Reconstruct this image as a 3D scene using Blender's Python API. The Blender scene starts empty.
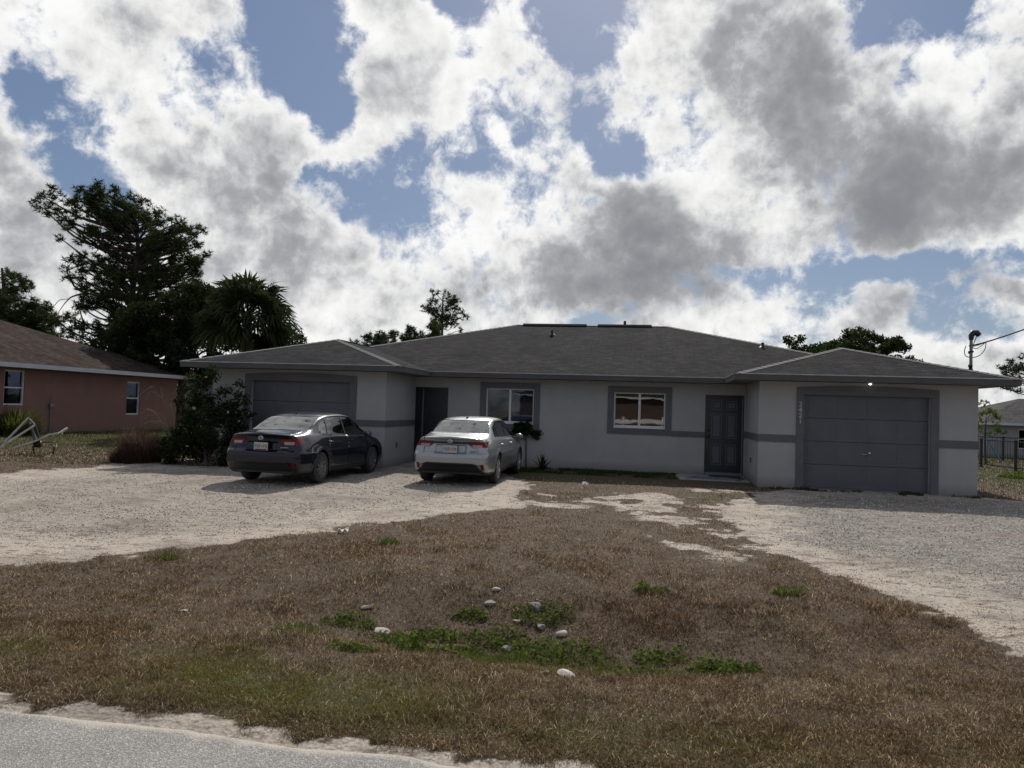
import bpy, math, random
import numpy as np
from mathutils import Vector, Matrix
random.seed(7); RNG = np.random.default_rng(11)
S = bpy.context.scene; C = S.collection
PI = math.pi; R = math.radians

# ------------------------------------------------------------------ camera constants (fitted to the place)
FPX, PITCH, ROLL, EYE = 738.24, .0324, .0316, 1.617
HA, HX, HY = .184, 5.674, 16.916             # house angle and its front corner
HE = np.array([math.cos(HA), -math.sin(HA)]); HN = np.array([math.sin(HA), math.cos(HA)])
_F = np.array([0, math.cos(PITCH), math.sin(PITCH)]); _U0 = np.array([0, -math.sin(PITCH), math.cos(PITCH)]); _R0 = np.array([1., 0, 0])
_R = math.cos(ROLL)*_R0 + math.sin(ROLL)*_U0; _U = -math.sin(ROLL)*_R0 + math.cos(ROLL)*_U0
def ray(px, py):
    d = _F + _R*(px-512)/FPX - _U*(py-384)/FPX
    return d/np.linalg.norm(d)
def at(px, py, Y):                            # point of the survey ray at distance Y
    d = ray(px, py); t = Y/d[1]
    return Vector((d[0]*t, Y, EYE + d[2]*t))
def gp(px, py, z=0.):
    d = ray(px, py); t = (z-EYE)/d[2]
    return Vector((d[0]*t, d[1]*t, z))

# ------------------------------------------------------------------ materials
def nt(name):
    m = bpy.data.materials.new(name); m.use_nodes = True
    t = m.node_tree; t.nodes.clear()
    o = t.nodes.new('ShaderNodeOutputMaterial')
    return m, t, o
def N(t, kind, **kw):
    n = t.nodes.new('ShaderNode'+kind)
    for k, v in kw.items():
        if k in n.inputs.keys(): n.inputs[k].default_value = v
        else: setattr(n, k, v)
    return n
def L(t, a, b): t.links.new(a, b)
def ramp(t, fac, stops):
    r = t.nodes.new('ShaderNodeValToRGB'); cr = r.color_ramp
    while len(cr.elements) < len(stops): cr.elements.new(.5)
    for e, (p, c) in zip(cr.elements, stops):
        e.position = p; e.color = (*c, 1) if len(c) == 3 else c
    L(t, fac, r.inputs[0]); return r.outputs[0]
def mixc(t, f, a, b, mode='MIX'):
    m = t.nodes.new('ShaderNodeMix'); m.data_type = 'RGBA'; m.blend_type = mode
    for s, v in ((m.inputs[0], f), (m.inputs[6], a), (m.inputs[7], b)):
        if hasattr(v, 'links') or isinstance(v, bpy.types.NodeSocket): L(t, v, s)
        else: s.default_value = v if not isinstance(v, tuple) else (*v, 1)[:4]
    return m.outputs[2]
def math_(t, op, a, b=None, c=None, clamp=False):
    m = t.nodes.new('ShaderNodeMath'); m.operation = op; m.use_clamp = clamp
    for i, v in enumerate((a, b, c)):
        if v is None: continue
        if isinstance(v, bpy.types.NodeSocket): L(t, v, m.inputs[i])
        else: m.inputs[i].default_value = v
    return m.outputs[0]
def noise(t, vec, scale, detail=4, rough=.55, dist=0):
    n = t.nodes.new('ShaderNodeTexNoise'); n.inputs['Scale'].default_value = scale
    n.inputs['Detail'].default_value = detail; n.inputs['Roughness'].default_value = rough; n.inputs['Distortion'].default_value = dist
    if vec is not None: L(t, vec, n.inputs['Vector'])
    return n.outputs[0]
def plain(name, col, rough=.6, var=.18, scale=6, bump=0., bscale=200, metal=0., coat=0., spec=.5, bdist=.004):
    """a principled surface whose colour wanders a little with a noise, plus optional fine bump"""
    m, t, o = nt(name)
    tc = N(t, 'TexCoord'); p = N(t, 'BsdfPrincipled')
    f = noise(t, tc.outputs['Object'], scale, 6, .6)
    lo = tuple(c*(1-var) for c in col); hi = tuple(min(1, c*(1+var)) for c in col)
    L(t, ramp(t, f, [(.3, lo), (.7, hi)]), p.inputs['Base Color'])
    p.inputs['Roughness'].default_value = rough; p.inputs['Metallic'].default_value = metal
    p.inputs['Coat Weight'].default_value = coat; p.inputs['Coat Roughness'].default_value = .04
    p.inputs['Specular IOR Level'].default_value = spec
    if bump:
        b = N(t, 'Bump'); b.inputs['Strength'].default_value = bump; b.inputs['Distance'].default_value = bdist
        L(t, noise(t, tc.outputs['Object'], bscale, 4, .6), b.inputs['Height']); L(t, b.outputs[0], p.inputs['Normal'])
    L(t, p.outputs[0], o.inputs[0]); return m
M = {}
def stucco(name, col, dirt=.0):
    m, t, o = nt(name); tc = N(t, 'TexCoord'); p = N(t, 'BsdfPrincipled')
    f = noise(t, tc.outputs['Object'], 1.1, 7, .65); g = noise(t, tc.outputs['Object'], 60, 3, .6)
    c = ramp(t, f, [(.28, tuple(x*.9 for x in col)), (.72, tuple(x*1.08 for x in col))])
    c = mixc(t, .25, c, ramp(t, g, [(.3, tuple(x*.8 for x in col)), (.7, tuple(x*1.2 for x in col))]))
    # splash-back dirt close to the ground and streaks
    sp = N(t, 'SeparateXYZ'); L(t, tc.outputs['Object'], sp.inputs[0])
    mp = N(t, 'Mapping'); mp.inputs['Scale'].default_value = (2.2, 2.2, .5); L(t, tc.outputs['Object'], mp.inputs[0])
    st = noise(t, mp.outputs[0], 1, 5, .6)
    k = math_(t, 'MULTIPLY', math_(t, 'SUBTRACT', .28, sp.outputs[2], clamp=True), math_(t, 'MULTIPLY', f, 4.5), clamp=True)
    k2 = math_(t, 'MULTIPLY', math_(t, 'SUBTRACT', st, .52, clamp=True), .8, clamp=True)
    c = mixc(t, k, c, (.13, .11, .09)); c = mixc(t, k2, c, tuple(x*.6 for x in col))
    L(t, c, p.inputs['Base Color']); p.inputs['Roughness'].default_value = .9; p.inputs['Specular IOR Level'].default_value = .25
    b = N(t, 'Bump'); b.inputs['Strength'].default_value = .6; b.inputs['Distance'].default_value = .006
    L(t, noise(t, tc.outputs['Object'], 45, 5, .65), b.inputs['Height']); L(t, b.outputs[0], p.inputs['Normal'])
    L(t, p.outputs[0], o.inputs[0]); return m
def shingles(name, cols, ageing=(.09, .085, .075)):
    m, t, o = nt(name); p = N(t, 'BsdfPrincipled'); uv = N(t, 'UVMap'); tc = N(t, 'TexCoord')
    br = N(t, 'TexBrick'); br.offset = .5; br.squash = 1
    for k, v in dict(Scale=1, **{'Brick Width': .31, 'Row Height': .145, 'Mortar Size': .006, 'Mortar Smooth': .3, 'Bias': -.1}).items(): br.inputs[k].default_value = v
    br.inputs['Color1'].default_value = (*cols[0], 1); br.inputs['Color2'].default_value = (*cols[1], 1); br.inputs['Mortar'].default_value = (*(x*.4 for x in cols[0]), 1)
    L(t, uv.outputs[0], br.inputs['Vector'])
    g = noise(t, uv.outputs[0], 55, 4, .7); f = noise(t, uv.outputs[0], .7, 6, .65)
    mp0 = N(t, 'Mapping'); mp0.inputs['Scale'].default_value = (2.6, 6.5, 1); L(t, uv.outputs[0], mp0.inputs[0])
    bl = noise(t, mp0.outputs[0], 1.3, 5, .75)
    c = mixc(t, .35, br.outputs[0], ramp(t, g, [(.3, tuple(x*.45 for x in cols[0])), (.72, tuple(x*1.75 for x in cols[1]))]))
    c = mixc(t, 1., c, ramp(t, bl, [(.32, (.42, .42, .42)), (.5, (.95, .95, .95)), (.68, (1.9, 1.85, 1.8))]), 'MULTIPLY')
    mp = N(t, 'Mapping'); mp.inputs['Scale'].default_value = (3.2, .5, 1); L(t, uv.outputs[0], mp.inputs[0])
    s = noise(t, mp.outputs[0], 1, 5, .6)
    c = mixc(t, math_(t, 'MULTIPLY', math_(t, 'SUBTRACT', s, .5, clamp=True), 2.6, clamp=True), c, ageing)
    c = mixc(t, math_(t, 'MULTIPLY', math_(t, 'SUBTRACT', f, .45, clamp=True), 2.4, clamp=True), c, tuple(x*.55 for x in cols[0]))
    L(t, c, p.inputs['Base Color']); p.inputs['Roughness'].default_value = 1; p.inputs['Specular IOR Level'].default_value = .04
    b = N(t, 'Bump'); b.inputs['Strength'].default_value = .8; b.inputs['Distance'].default_value = .012
    h = math_(t, 'ADD', math_(t, 'MULTIPLY', br.outputs[1], -1.), math_(t, 'MULTIPLY', g, .8))
    L(t, h, b.inputs['Height']); L(t, b.outputs[0], p.inputs['Normal'])
    L(t, p.outputs[0], o.inputs[0]); return m
def glass(name, tint=(.75, .8, .8), refl=.10, dark=0.):
    m, t, o = nt(name)
    fr = N(t, 'Fresnel', IOR=1.55); tr = N(t, 'BsdfTransparent', Color=(*tint, 1)); gl = N(t, 'BsdfGlossy', Roughness=.015)
    gl.inputs['Color'].default_value = (1, 1, 1, 1)
    tc = N(t, 'TexCoord'); b = N(t, 'Bump'); b.inputs['Strength'].default_value = .05; b.inputs['Distance'].default_value = .02
    L(t, noise(t, tc.outputs['Object'], 1.7, 2), b.inputs['Height']); L(t, b.outputs[0], gl.inputs['Normal'])
    f = math_(t, 'ADD', fr.outputs[0], refl, clamp=True)
    mx = N(t, 'MixShader'); L(t, f, mx.inputs[0]); L(t, tr.outputs[0], mx.inputs[1]); L(t, gl.outputs[0], mx.inputs[2])
    L(t, mx.outputs[0], o.inputs[0]); return m
def leafy(name, lo, hi, trans=.35, attr=None):
    m, t, o = nt(name)
    d = N(t, 'BsdfDiffuse'); tr = N(t, 'BsdfTranslucent'); gl = N(t, 'BsdfGlossy', Roughness=.45)
    if attr:
        a = N(t, 'Attribute', attribute_name=attr); col = a.outputs[0]
    else:
        tc = N(t, 'TexCoord'); ge = N(t, 'NewGeometry')
        col = ramp(t, ge.outputs['Random Per Island'], [(0, lo), (1, hi)])
        f = noise(t, tc.outputs['Object'], 1.2, 3)
        col = mixc(t, math_(t, 'MULTIPLY', f, .6), col, tuple(x*.55 for x in lo))
    L(t, col, d.inputs[0]); L(t, col, tr.inputs[0])
    mx = N(t, 'MixShader'); mx.inputs[0].default_value = trans; L(t, d.outputs[0], mx.inputs[1]); L(t, tr.outputs[0], mx.inputs[2])
    m2 = N(t, 'MixShader'); m2.inputs[0].default_value = .0; L(t, mx.outputs[0], m2.inputs[1]); L(t, gl.outputs[0], m2.inputs[2])
    L(t, m2.outputs[0], o.inputs[0]); return m
def paint(name, col, metal=.6, flake=.15, rough=.34):
    m, t, o = nt(name); p = N(t, 'BsdfPrincipled'); tc = N(t, 'TexCoord')
    n = noise(t, tc.outputs['Object'], 900, 1); d = noise(t, tc.outputs['Object'], 3.5, 6, .7)
    c = ramp(t, n, [(.3, tuple(x*(1-flake) for x in col)), (.7, tuple(x*(1+flake) for x in col))])
    sp = N(t, 'SeparateXYZ'); L(t, tc.outputs['Object'], sp.inputs[0])
    low = math_(t, 'MULTIPLY', math_(t, 'SUBTRACT', .42, sp.outputs[2], clamp=True), math_(t, 'MULTIPLY', d, .6), clamp=True)
    c = mixc(t, low, c, (.17, .15, .125))      # road dust on the lower panels
    L(t, c, p.inputs['Base Color']); p.inputs['Metallic'].default_value = metal; p.inputs['Roughness'].default_value = rough
    L(t, math_(t, 'ADD', math_(t, 'MULTIPLY', d, .16), rough-.06), p.inputs['Roughness'])
    p.inputs['Coat Weight'].default_value = 1; p.inputs['Coat Roughness'].default_value = .05
    L(t, p.outputs[0], o.inputs[0]); return m
def emit(name, col, s):
    m, t, o = nt(name); e = N(t, 'Emission', Strength=s); e.inputs[0].default_value = (*col, 1); L(t, e.outputs[0], o.inputs[0]); return m

M['wall'] = stucco('grey_stucco', (.35, .345, .338))
M['pink'] = stucco('pink_stucco', (.235, .135, .115))
M['farwall'] = stucco('pale_stucco', (.3, .3, .3))
M['trim'] = plain('dark_grey_trim', (.105, .103, .112), .7, .12, 3, .3, 60)
M['garage'] = plain('garage_door_paint', (.088, .09, .104), .5, .12, 2.5, .12, 400)
M['doorp'] = plain('navy_door_paint', (.012, .014, .022), .35, .2, 3)
M['jamb'] = plain('grey_jamb_paint', (.13, .14, .165), .5, .1, 3)
M['white'] = plain('white_vinyl', (.62, .61, .6), .4, .08, 5)
M['fascia'] = plain('grey_fascia', (.075, .073, .07), .8, .18, 2)
M['soffit'] = plain('grey_soffit', (.2, .2, .195), .7, .15, 3)
M['drip'] = plain('metal_drip_edge', (.34, .33, .33), .45, .2, 3, metal=.3)
M['cap'] = plain('ridge_cap', (.075, .073, .074), .9, .35, 9, .5, 80)
M['roof'] = shingles('grey_shingles', [(.019, .018, .021), (.042, .04, .043)], (.045, .042, .042))
M['roof2'] = shingles('brown_shingles', [(.03, .023, .021), (.06, .045, .039)], (.1, .085, .072))
M['roof3'] = shingles('far_shingles', [(.08, .078, .08), (.11, .105, .105)])
M['lightfascia'] = plain('pale_aluminium', (.5, .52, .54), .5, .1, 2)
M['glass'] = glass('window_glass', (.6, .62, .62), .06)
M['glassd'] = glass('dim_window_glass', (.55, .6, .66), .0)
M['glassn'] = glass('screened_glass', (.3, .34, .4), -.16)
M['brownwall'] = stucco('brown_stucco', (.085, .06, .052))
M['carglass'] = glass('car_glass', (.13, .15, .15), .10)
M['dark'] = plain('dark_interior', (.02, .02, .022), .9)
M['curtain'] = plain('pale_curtain', (.24, .26, .3), .8, .2, 2)
M['brown_in'] = plain('brown_room', (.10, .07, .06), .9, .2, 1)
M['concrete'] = plain('concrete', (.3, .29, .27), .9, .25, 5, .5, 80)
M['mat'] = plain('black_rubber_mat', (.025, .025, .028), .85, .3, 12)
M['rubber'] = plain('tyre_rubber', (.022, .021, .02), .75, .35, 14, .3, 60)
M['alloy'] = plain('wheel_silver', (.42, .42, .43), .35, .12, 12, metal=.6)
M['alloyd'] = plain('wheel_grey', (.2, .2, .21), .35, .15, 12, metal=.6)
M['blackp'] = plain('black_plastic', (.016, .016, .017), .5, .2, 9)
M['chrome'] = plain('chrome', (.6, .6, .62), .15, .05, 3, metal=1)
M['silver'] = paint('silver_paint', (.32, .33, .345), .55)
M['navy'] = paint('navy_paint', (.003, .0045, .014), .1, .3, .3)
for n_ in M['navy'].node_tree.nodes:
    if n_.type == 'BSDF_PRINCIPLED': n_.inputs['Specular IOR Level'].default_value = .15; n_.inputs['Coat Weight'].default_value = .8
M['red'] = plain('red_lens', (.15, .006, .012), .2, .15, 20, coat=.25, spec=.15)
M['clear'] = plain('clear_lens', (.27, .2, .2), .12, .15, 30, coat=1)
M['plate'] = plain('plate_white', (.42, .4, .4), .5, .05, 5)
M['plateink'] = plain('plate_green', (.05, .12, .07), .6)
M['orange'] = plain('plate_orange', (.6, .22, .08), .6)
M['bark'] = plain('bark', (.075, .058, .047), .95, .4, 9, .9, 30, bdist=.02)
M['barkp'] = plain('palm_bark', (.09, .08, .068), .95, .4, 9, .9, 30, bdist=.02)
M['pine'] = leafy('pine_needles', (.03, .045, .018), (.085, .11, .045), .35)
M['pine2'] = leafy('far_pine_needles', (.03, .045, .02), (.07, .095, .045), .3)
M['oak'] = leafy('dark_leaves', (.022, .034, .014), (.06, .08, .032), .35)
M['mango'] = leafy('broad_leaves', (.03, .05, .018), (.075, .1, .035), .35)
M['palm'] = leafy('palm_leaves', (.028, .04, .018), (.075, .095, .04), .35)
M['bush'] = leafy('shrub_leaves', (.016, .026, .01), (.055, .075, .03), .3)
M['lime'] = leafy('lime_leaves', (.06, .08, .018), (.17, .19, .05), .45)
M['weed'] = leafy('weed_leaves', (.06, .085, .02), (.19, .24, .06), .45)
M['grassg'] = leafy('fresh_grass', (.07, .115, .025), (.17, .22, .05), .45)
M['yleaf'] = leafy('sunlit_leaves', (.38, .33, .16), (.6, .52, .3), .5)
M['twig'] = plain('dry_twigs', (.2, .15, .1), .95, .3, 9)
M['deadbush'] = leafy('dead_stems', (.07, .042, .032), (.17, .11, .085), .35)
M['rock'] = plain('limestone', (.42, .38, .34), .9, .3, 7, .8, 40, bdist=.01)
M['paper'] = plain('white_litter', (.75, .75, .73), .8, .1, 6)
M['black'] = plain('black_metal', (.012, .012, .013), .5, .1, 5)
M['polem'] = plain('galvanised_steel', (.16, .165, .17), .45, .25, 7, metal=.5)
M['cable'] = plain('black_cable', (.015, .015, .016), .6)
M['teal'] = plain('teal_paint', (.09, .26, .27), .5, .15, 7)
M['palewood'] = plain('weathered_wood', (.5, .47, .43), .85, .25, 12, .3, 60)
M['lamp'] = emit('lit_lamp', (1, .97, .9), 4)
M['signwhite'] = plain('number_white', (.42, .42, .42), .6, .1, 20)
M['fencegrey'] = plain('grey_boards', (.2, .2, .21), .8, .25, 3)

# ------------------------------------------------------------------ mesh helpers
class MB:
    def __init__(s): s.v = []; s.f = []; s.sm = []
    def add(s, vs, fs, smooth=False):
        b = len(s.v); s.v += [tuple(v) for v in vs]; s.f += [tuple(i+b for i in f) for f in fs]; s.sm += [smooth]*len(fs); return s
    def box(s, x0, x1, y0, y1, z0, z1):
        return s.add([(x, y, z) for z in (z0, z1) for y in (y0, y1) for x in (x0, x1)],
                     [(0, 2, 3, 1), (4, 5, 7, 6), (0, 1, 5, 4), (2, 6, 7, 3), (0, 4, 6, 2), (1, 3, 7, 5)])
    def bbox(s, x0, x1, y0, y1, z0, z1, b=.01):          # box with chamfered edges
        import itertools
        X = (x0, x0+b, x1-b, x1); Y = (y0, y0+b, y1-b, y1); Z = (z0, z0+b, z1-b, z1)
        import bmesh
        bm = bmesh.new(); bmesh.ops.create_cube(bm, size=1)
        for v in bm.verts: v.co = Vector(((x0+x1)/2+v.co.x*(x1-x0), (y0+y1)/2+v.co.y*(y1-y0), (z0+z1)/2+v.co.z*(z1-z0)))
        bmesh.ops.bevel(bm, geom=bm.edges[:], offset=b, segments=2, affect='EDGES')
        bm.verts.index_update(); s.add([v.co[:] for v in bm.verts], [[v.index for v in f.verts] for f in bm.faces], False); bm.free(); return s
    def tube(s, pts, rad, n=8, cap=True):
        pts = [Vector(p) for p in pts]; k = len(pts)
        rad = [rad]*k if not hasattr(rad, '__len__') else rad
        vs = []; up = None
        for i, p in enumerate(pts):
            d = (pts[min(i+1, k-1)] - pts[max(i-1, 0)]).normalized()
            if up is None: up = Vector((1, 0, 0)) if abs(d.x) < .8 else Vector((0, 0, 1))
            a = (up - d*up.dot(d)).normalized(); b = d.cross(a); up = a
            vs += [p + (a*math.cos(2*PI*j/n) + b*math.sin(2*PI*j/n))*rad[i] for j in range(n)]
        fs = [(i*n+j, i*n+(j+1) % n, (i+1)*n+(j+1) % n, (i+1)*n+j) for i in range(k-1) for j in range(n)]
        s.add(vs, fs, True)
        if cap: s.add(vs[:n], [tuple(range(n))[::-1]]); s.add(vs[-n:], [tuple(range(n))])
        return s
    def bar(s, a, b, w, h=None):                          # rectangular bar from a to b
        a = Vector(a); b = Vector(b); h = h or w; d = (b-a).normalized()
        u = Vector((0, 0, 1)) if abs(d.z) < .95 else Vector((1, 0, 0)); x = d.cross(u).normalized()*w/2; y = x.cross(d).normalized()*h/2
        return s.add([p+i*x+j*y for p in (a, b) for i, j in ((-1, -1), (1, -1), (1, 1), (-1, 1))],
                     [(0, 3, 2, 1), (4, 5, 6, 7), (0, 1, 5, 4), (1, 2, 6, 5), (2, 3, 7, 6), (3, 0, 4, 7)])
    def lathe(s, prof, c=(0, 0, 0), n=32, axis='z'):      # prof: (radius, height)
        vs = []
        for r, h in prof:
            for j in range(n):
                q = 2*PI*j/n; p = (r*math.cos(q), r*math.sin(q), h)
                if axis == 'x': p = (p[2], p[0], p[1])
                if axis == 'y': p = (p[0], p[2], p[1])
                vs.append((p[0]+c[0], p[1]+c[1], p[2]+c[2]))
        return s.add(vs, [(i*n+j, i*n+(j+1) % n, (i+1)*n+(j+1) % n, (i+1)*n+j) for i in range(len(prof)-1) for j in range(n)], True)
    def torus(s, c, R_, r, axis='x', n=28, k=8):
        return s.lathe([(R_+r*math.cos(2*PI*i/k), r*math.sin(2*PI*i/k)) for i in range(k+1)], c, n, axis)
    def build(s, name, m, parent=None, uv=None):
        me = bpy.data.meshes.new(name); me.from_pydata(s.v, [], s.f)
        me.polygons.foreach_set('use_smooth', s.sm); me.materials.append(m)
        o = bpy.data.objects.new(name, me); C.objects.link(o)
        if parent: o.parent = parent
        return o
def raw(name, m, V, F, parent=None, smooth=False, colors=None):
    """big numpy mesh; F is (n,3) or (n,4)"""
    V = np.asarray(V, np.float32); F = np.asarray(F, np.int32)
    me = bpy.data.meshes.new(name); n, k = F.shape
    me.vertices.add(len(V)); me.vertices.foreach_set('co', V.ravel())
    me.loops.add(n*k); me.loops.foreach_set('vertex_index', F.ravel())
    me.polygons.add(n); me.polygons.foreach_set('loop_start', np.arange(0, n*k, k, dtype=np.int32))
    try: me.polygons.foreach_set('loop_total', np.full(n, k, np.int32))
    except Exception: pass
    me.polygons.foreach_set('use_smooth', np.full(n, smooth))
    if colors is not None:
        for an, cv in colors.items():
            if cv.ndim == 2:
                a = me.color_attributes.new(an, 'FLOAT_COLOR', 'POINT'); c4 = np.ones((len(V), 4), np.float32); c4[:, :3] = cv; a.data.foreach_set('color', c4.ravel())
            else:
                a = me.attributes.new(an, 'FLOAT', 'POINT'); a.data.foreach_set('value', cv.astype(np.float32))
    me.update(calc_edges=True); me.materials.append(m)
    o = bpy.data.objects.new(name, me); C.objects.link(o)
    if parent: o.parent = parent
    return o
def tag(o, label=None, cat=None, group=None, kind=None):
    for k, v in (('label', label), ('category', cat), ('group', group), ('kind', kind)):
        if v: o[k] = v
    return o
def empty(name, loc, rz=0., **kw):
    o = bpy.data.objects.new(name, None); C.objects.link(o); o.location = loc; o.rotation_euler = (0, 0, rz); o.empty_display_size = .2
    return tag(o, **kw)
# small value noise for numpy
def vnoise(x, y, sc, seed=0, octv=4, rough=.5):
    x = np.asarray(x, float)*sc; y = np.asarray(y, float)*sc; out = 0; amp = 1; tot = 0
    for o in range(octv):
        xi = np.floor(x).astype(np.int64); yi = np.floor(y).astype(np.int64); fx = x-xi; fy = y-yi
        fx = fx*fx*(3-2*fx); fy = fy*fy*(3-2*fy)
        def h(a, b):
            q = (a*374761393 + b*668265263 + (seed+o)*974711) & 0x7fffffff
            q = ((q ^ (q >> 13))*1274126177) & 0x7fffffff
            return ((q ^ (q >> 16)) & 0xffff)/65535.
        v = (h(xi, yi)*(1-fx)+h(xi+1, yi)*fx)*(1-fy) + (h(xi, yi+1)*(1-fx)+h(xi+1, yi+1)*fx)*fy
        out = out+v*amp; tot += amp; amp *= rough; x = x*2.03+17.1; y = y*2.03+9.7
    return out/tot
def sstep(a, b, x): t = np.clip((x-a)/(b-a), 0, 1); return t*t*(3-2*t)
# ------------------------------------------------------------------ sky and light
SUN_AZ, SUN_EL = R(8), R(41)                  # azimuth measured from +Y towards +X
w = bpy.data.worlds.new('World'); S.world = w; w.use_nodes = True
t = w.node_tree; t.nodes.clear()
out = t.nodes.new('ShaderNodeOutputWorld')
tc = N(t, 'TexCoord'); D3 = tc.outputs['Generated']
sky = t.nodes.new('ShaderNodeTexSky'); sky.sky_type = 'NISHITA'; sky.sun_disc = False
sky.sun_elevation = SUN_EL; sky.sun_rotation = SUN_AZ; sky.air_density = 1.0; sky.dust_density = .6; sky.ozone_density = 1.2
sp = N(t, 'SeparateXYZ'); L(t, D3, sp.inputs[0])
az = math_(t, 'ARCTAN2', sp.outputs[0], sp.outputs[1]); el = math_(t, 'ARCSINE', sp.outputs[2])
cb = N(t, 'CombineXYZ'); L(t, az, cb.inputs[0]); L(t, el, cb.inputs[1])
# billow-warp the chart so that every cloud edge breaks up
n1 = t.nodes.new('ShaderNodeTexNoise'); n1.inputs['Scale'].default_value = 7; n1.inputs['Detail'].default_value = 3; n1.inputs['Roughness'].default_value = .5; L(t, D3, n1.inputs['Vector'])
vm_ = N(t, 'VectorMath', operation='SUBTRACT'); L(t, n1.outputs[1], vm_.inputs[0]); vm_.inputs[1].default_value = (.5, .5, .5)
vs_ = N(t, 'VectorMath', operation='SCALE'); L(t, vm_.outputs[0], vs_.inputs[0]); vs_.inputs['Scale'].default_value = .11
va_ = N(t, 'VectorMath', operation='ADD'); L(t, cb.outputs[0], va_.inputs[0]); L(t, vs_.outputs[0], va_.inputs[1])
CH = va_.outputs[0]
def sm_(x, a, b):
    s_ = t.nodes.new('ShaderNodeMapRange'); s_.interpolation_type = 'SMOOTHSTEP'; L(t, x, s_.inputs[0]); s_.inputs[1].default_value = a; s_.inputs[2].default_value = b; return s_.outputs[0]
def blobs(lst, base):
    acc = base
    for (a, e, ra, re, rot, wt) in lst:
        mp = t.nodes.new('ShaderNodeMapping'); mp.vector_type = 'TEXTURE'
        mp.inputs['Location'].default_value = (R(a), R(e), 0); mp.inputs['Rotation'].default_value = (0, 0, R(rot)); mp.inputs['Scale'].default_value = (R(ra), R(re), 1)
        L(t, CH, mp.inputs[0])
        fl = N(t, 'VectorMath', operation='MULTIPLY'); L(t, mp.outputs[0], fl.inputs[0]); fl.inputs[1].default_value = (1, 1, 0)
        g = t.nodes.new('ShaderNodeTexGradient'); g.gradient_type = 'SPHERICAL'; L(t, fl.outputs[0], g.inputs[0])
        s_ = t.nodes.new('ShaderNodeMapRange'); s_.interpolation_type = 'SMOOTHSTEP'; L(t, g.outputs[1], s_.inputs[0]); s_.inputs[4].default_value = wt
        acc = math_(t, 'ADD', acc, s_.outputs[0])
    return acc
def P2(lst):                                  # survey of the sky in picture coordinates -> azimuth / elevation
    o = []
    for (x, y, rx, ry, rot, wt) in lst:
        d = ray(x, y); o.append((math.degrees(math.atan2(d[0], d[1])), math.degrees(math.asin(d[2])), rx/13.4, ry/13.4, -rot, wt))
    return o
GAPS = P2([
 (300, 60, 120, 120, 10, -.95), (360, 195, 130, 55, 18, -.75), (400, 150, 80, 70, 0, -.35), (75, 160, 125, 55, 38, -.95), (20, 100, 50, 30, 30, -.3),
 (215, 45, 60, 80, -20, -.3), (450, 20, 70, 65, 20, -.55), (565, 25, 90, 60, 0, -.75), (590, 75, 35, 70, -10, -.55), (630, 165, 85, 45, 8, -.75), (585, 120, 40, 55, 0, -.25),
 (465, 165, 60, 60, 0, -.5), (480, 110, 25, 60, 0, -.25), (862, 30, 55, 45, 30, -.8), (945, 15, 55, 45, 0, -.6), (965, 266, 150, 30, 2, -.75), (870, 268, 90, 30, 0, -.45),
 (735, 282, 70, 26, 0, -.6), (600, 314, 60, 22, 0, -.6), (775, 235, 30, 50, 10, -.35), (935, 308, 30, 50, 0, -.45), (990, 335, 70, 28, 0, -.5), (430, 215, 70, 40, 20, -.3), (515, 200, 22, 45, 0, -.4), (538, 225, 30, 22, 0, -.35), (225, 105, 60, 50, 40, -.25),
 # small clouds inside the blue
 (365, 115, 50, 90, 15, .78), (395, 22, 95, 32, 25, .95), (290, 140, 60, 50, 35, .85), (262, 95, 55, 55, 0, .6), (232, 28, 55, 60, -20, .5), (385, 85, 60, 50, 0, .35), (330, 165, 50, 30, 20, .4), (590, 75, 25, 25, 0, .35), (440, 75, 70, 80, 0, .35), (455, 215, 70, 60, 20, .3), (430, 185, 45, 25, -10, .25),
 # solid masses
 (150, 90, 230, 120, 38, .3), (300, 260, 160, 90, 15, .3), (640, 240, 180, 110, 0, .35), (850, 130, 260, 150, 15, .35), (30, 230, 90, 110, 0, .35), (720, 40, 120, 70, 0, .25), (500, 330, 500, 60, 0, .1)])
CORE = P2([
 (640, 245, 185, 115, 5, 1.0), (580, 250, 80, 70, 0, .4), (590, 215, 70, 60, 0, .3), (715, 280, 120, 50, -12, .55), (655, 295, 150, 50, 0, .4), (860, 120, 200, 110, 25, .95), (770, 60, 90, 85, 0, .55), (930, 190, 210, 75, 8, .85), (1010, 90, 70, 90, 0, .35),
 (265, 240, 150, 70, 10, .55), (140, 130, 150, 45, 28, .45), (210, 160, 110, 50, 20, .3), (440, 290, 130, 60, 15, .6), (30, 72, 60, 30, 20, .3), (60, 290, 90, 40, 0, .3), (510, 285, 90, 70, 0, .4), (860, 225, 80, 40, 0, .4), (985, 300, 90, 40, 0, .5),
 (815, 300, 90, 35, 0, .35), (340, 330, 160, 25, 0, .3), (880, 330, 150, 25, 0, .2),
 (470, 100, 90, 130, 0, -.3), (720, 20, 120, 40, 0, -.35), (480, 230, 100, 45, 0, -.3), (930, 55, 110, 45, 15, -.45), (700, 200, 70, 40, 0, -.25)])
front = sm_(math_(t,'ADD',math_(t,'MULTIPLY',sp.outputs[1],1.0),math_(t,'MULTIPLY',sp.outputs[2],-.25)), .1, .55)  # behind the view, cloud is thinned and greyed to darken the house walls
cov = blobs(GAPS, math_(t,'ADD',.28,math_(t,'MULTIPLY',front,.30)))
core = blobs(CORE, math_(t,'MULTIPLY',math_(t,'SUBTRACT',1.,front),.45))
fb = noise(t, D3, 9.5, 6, .6, .12)           # cloud texture, one noise for shape
wsp = noise(t, D3, 34, 5, .65, .3)
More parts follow.
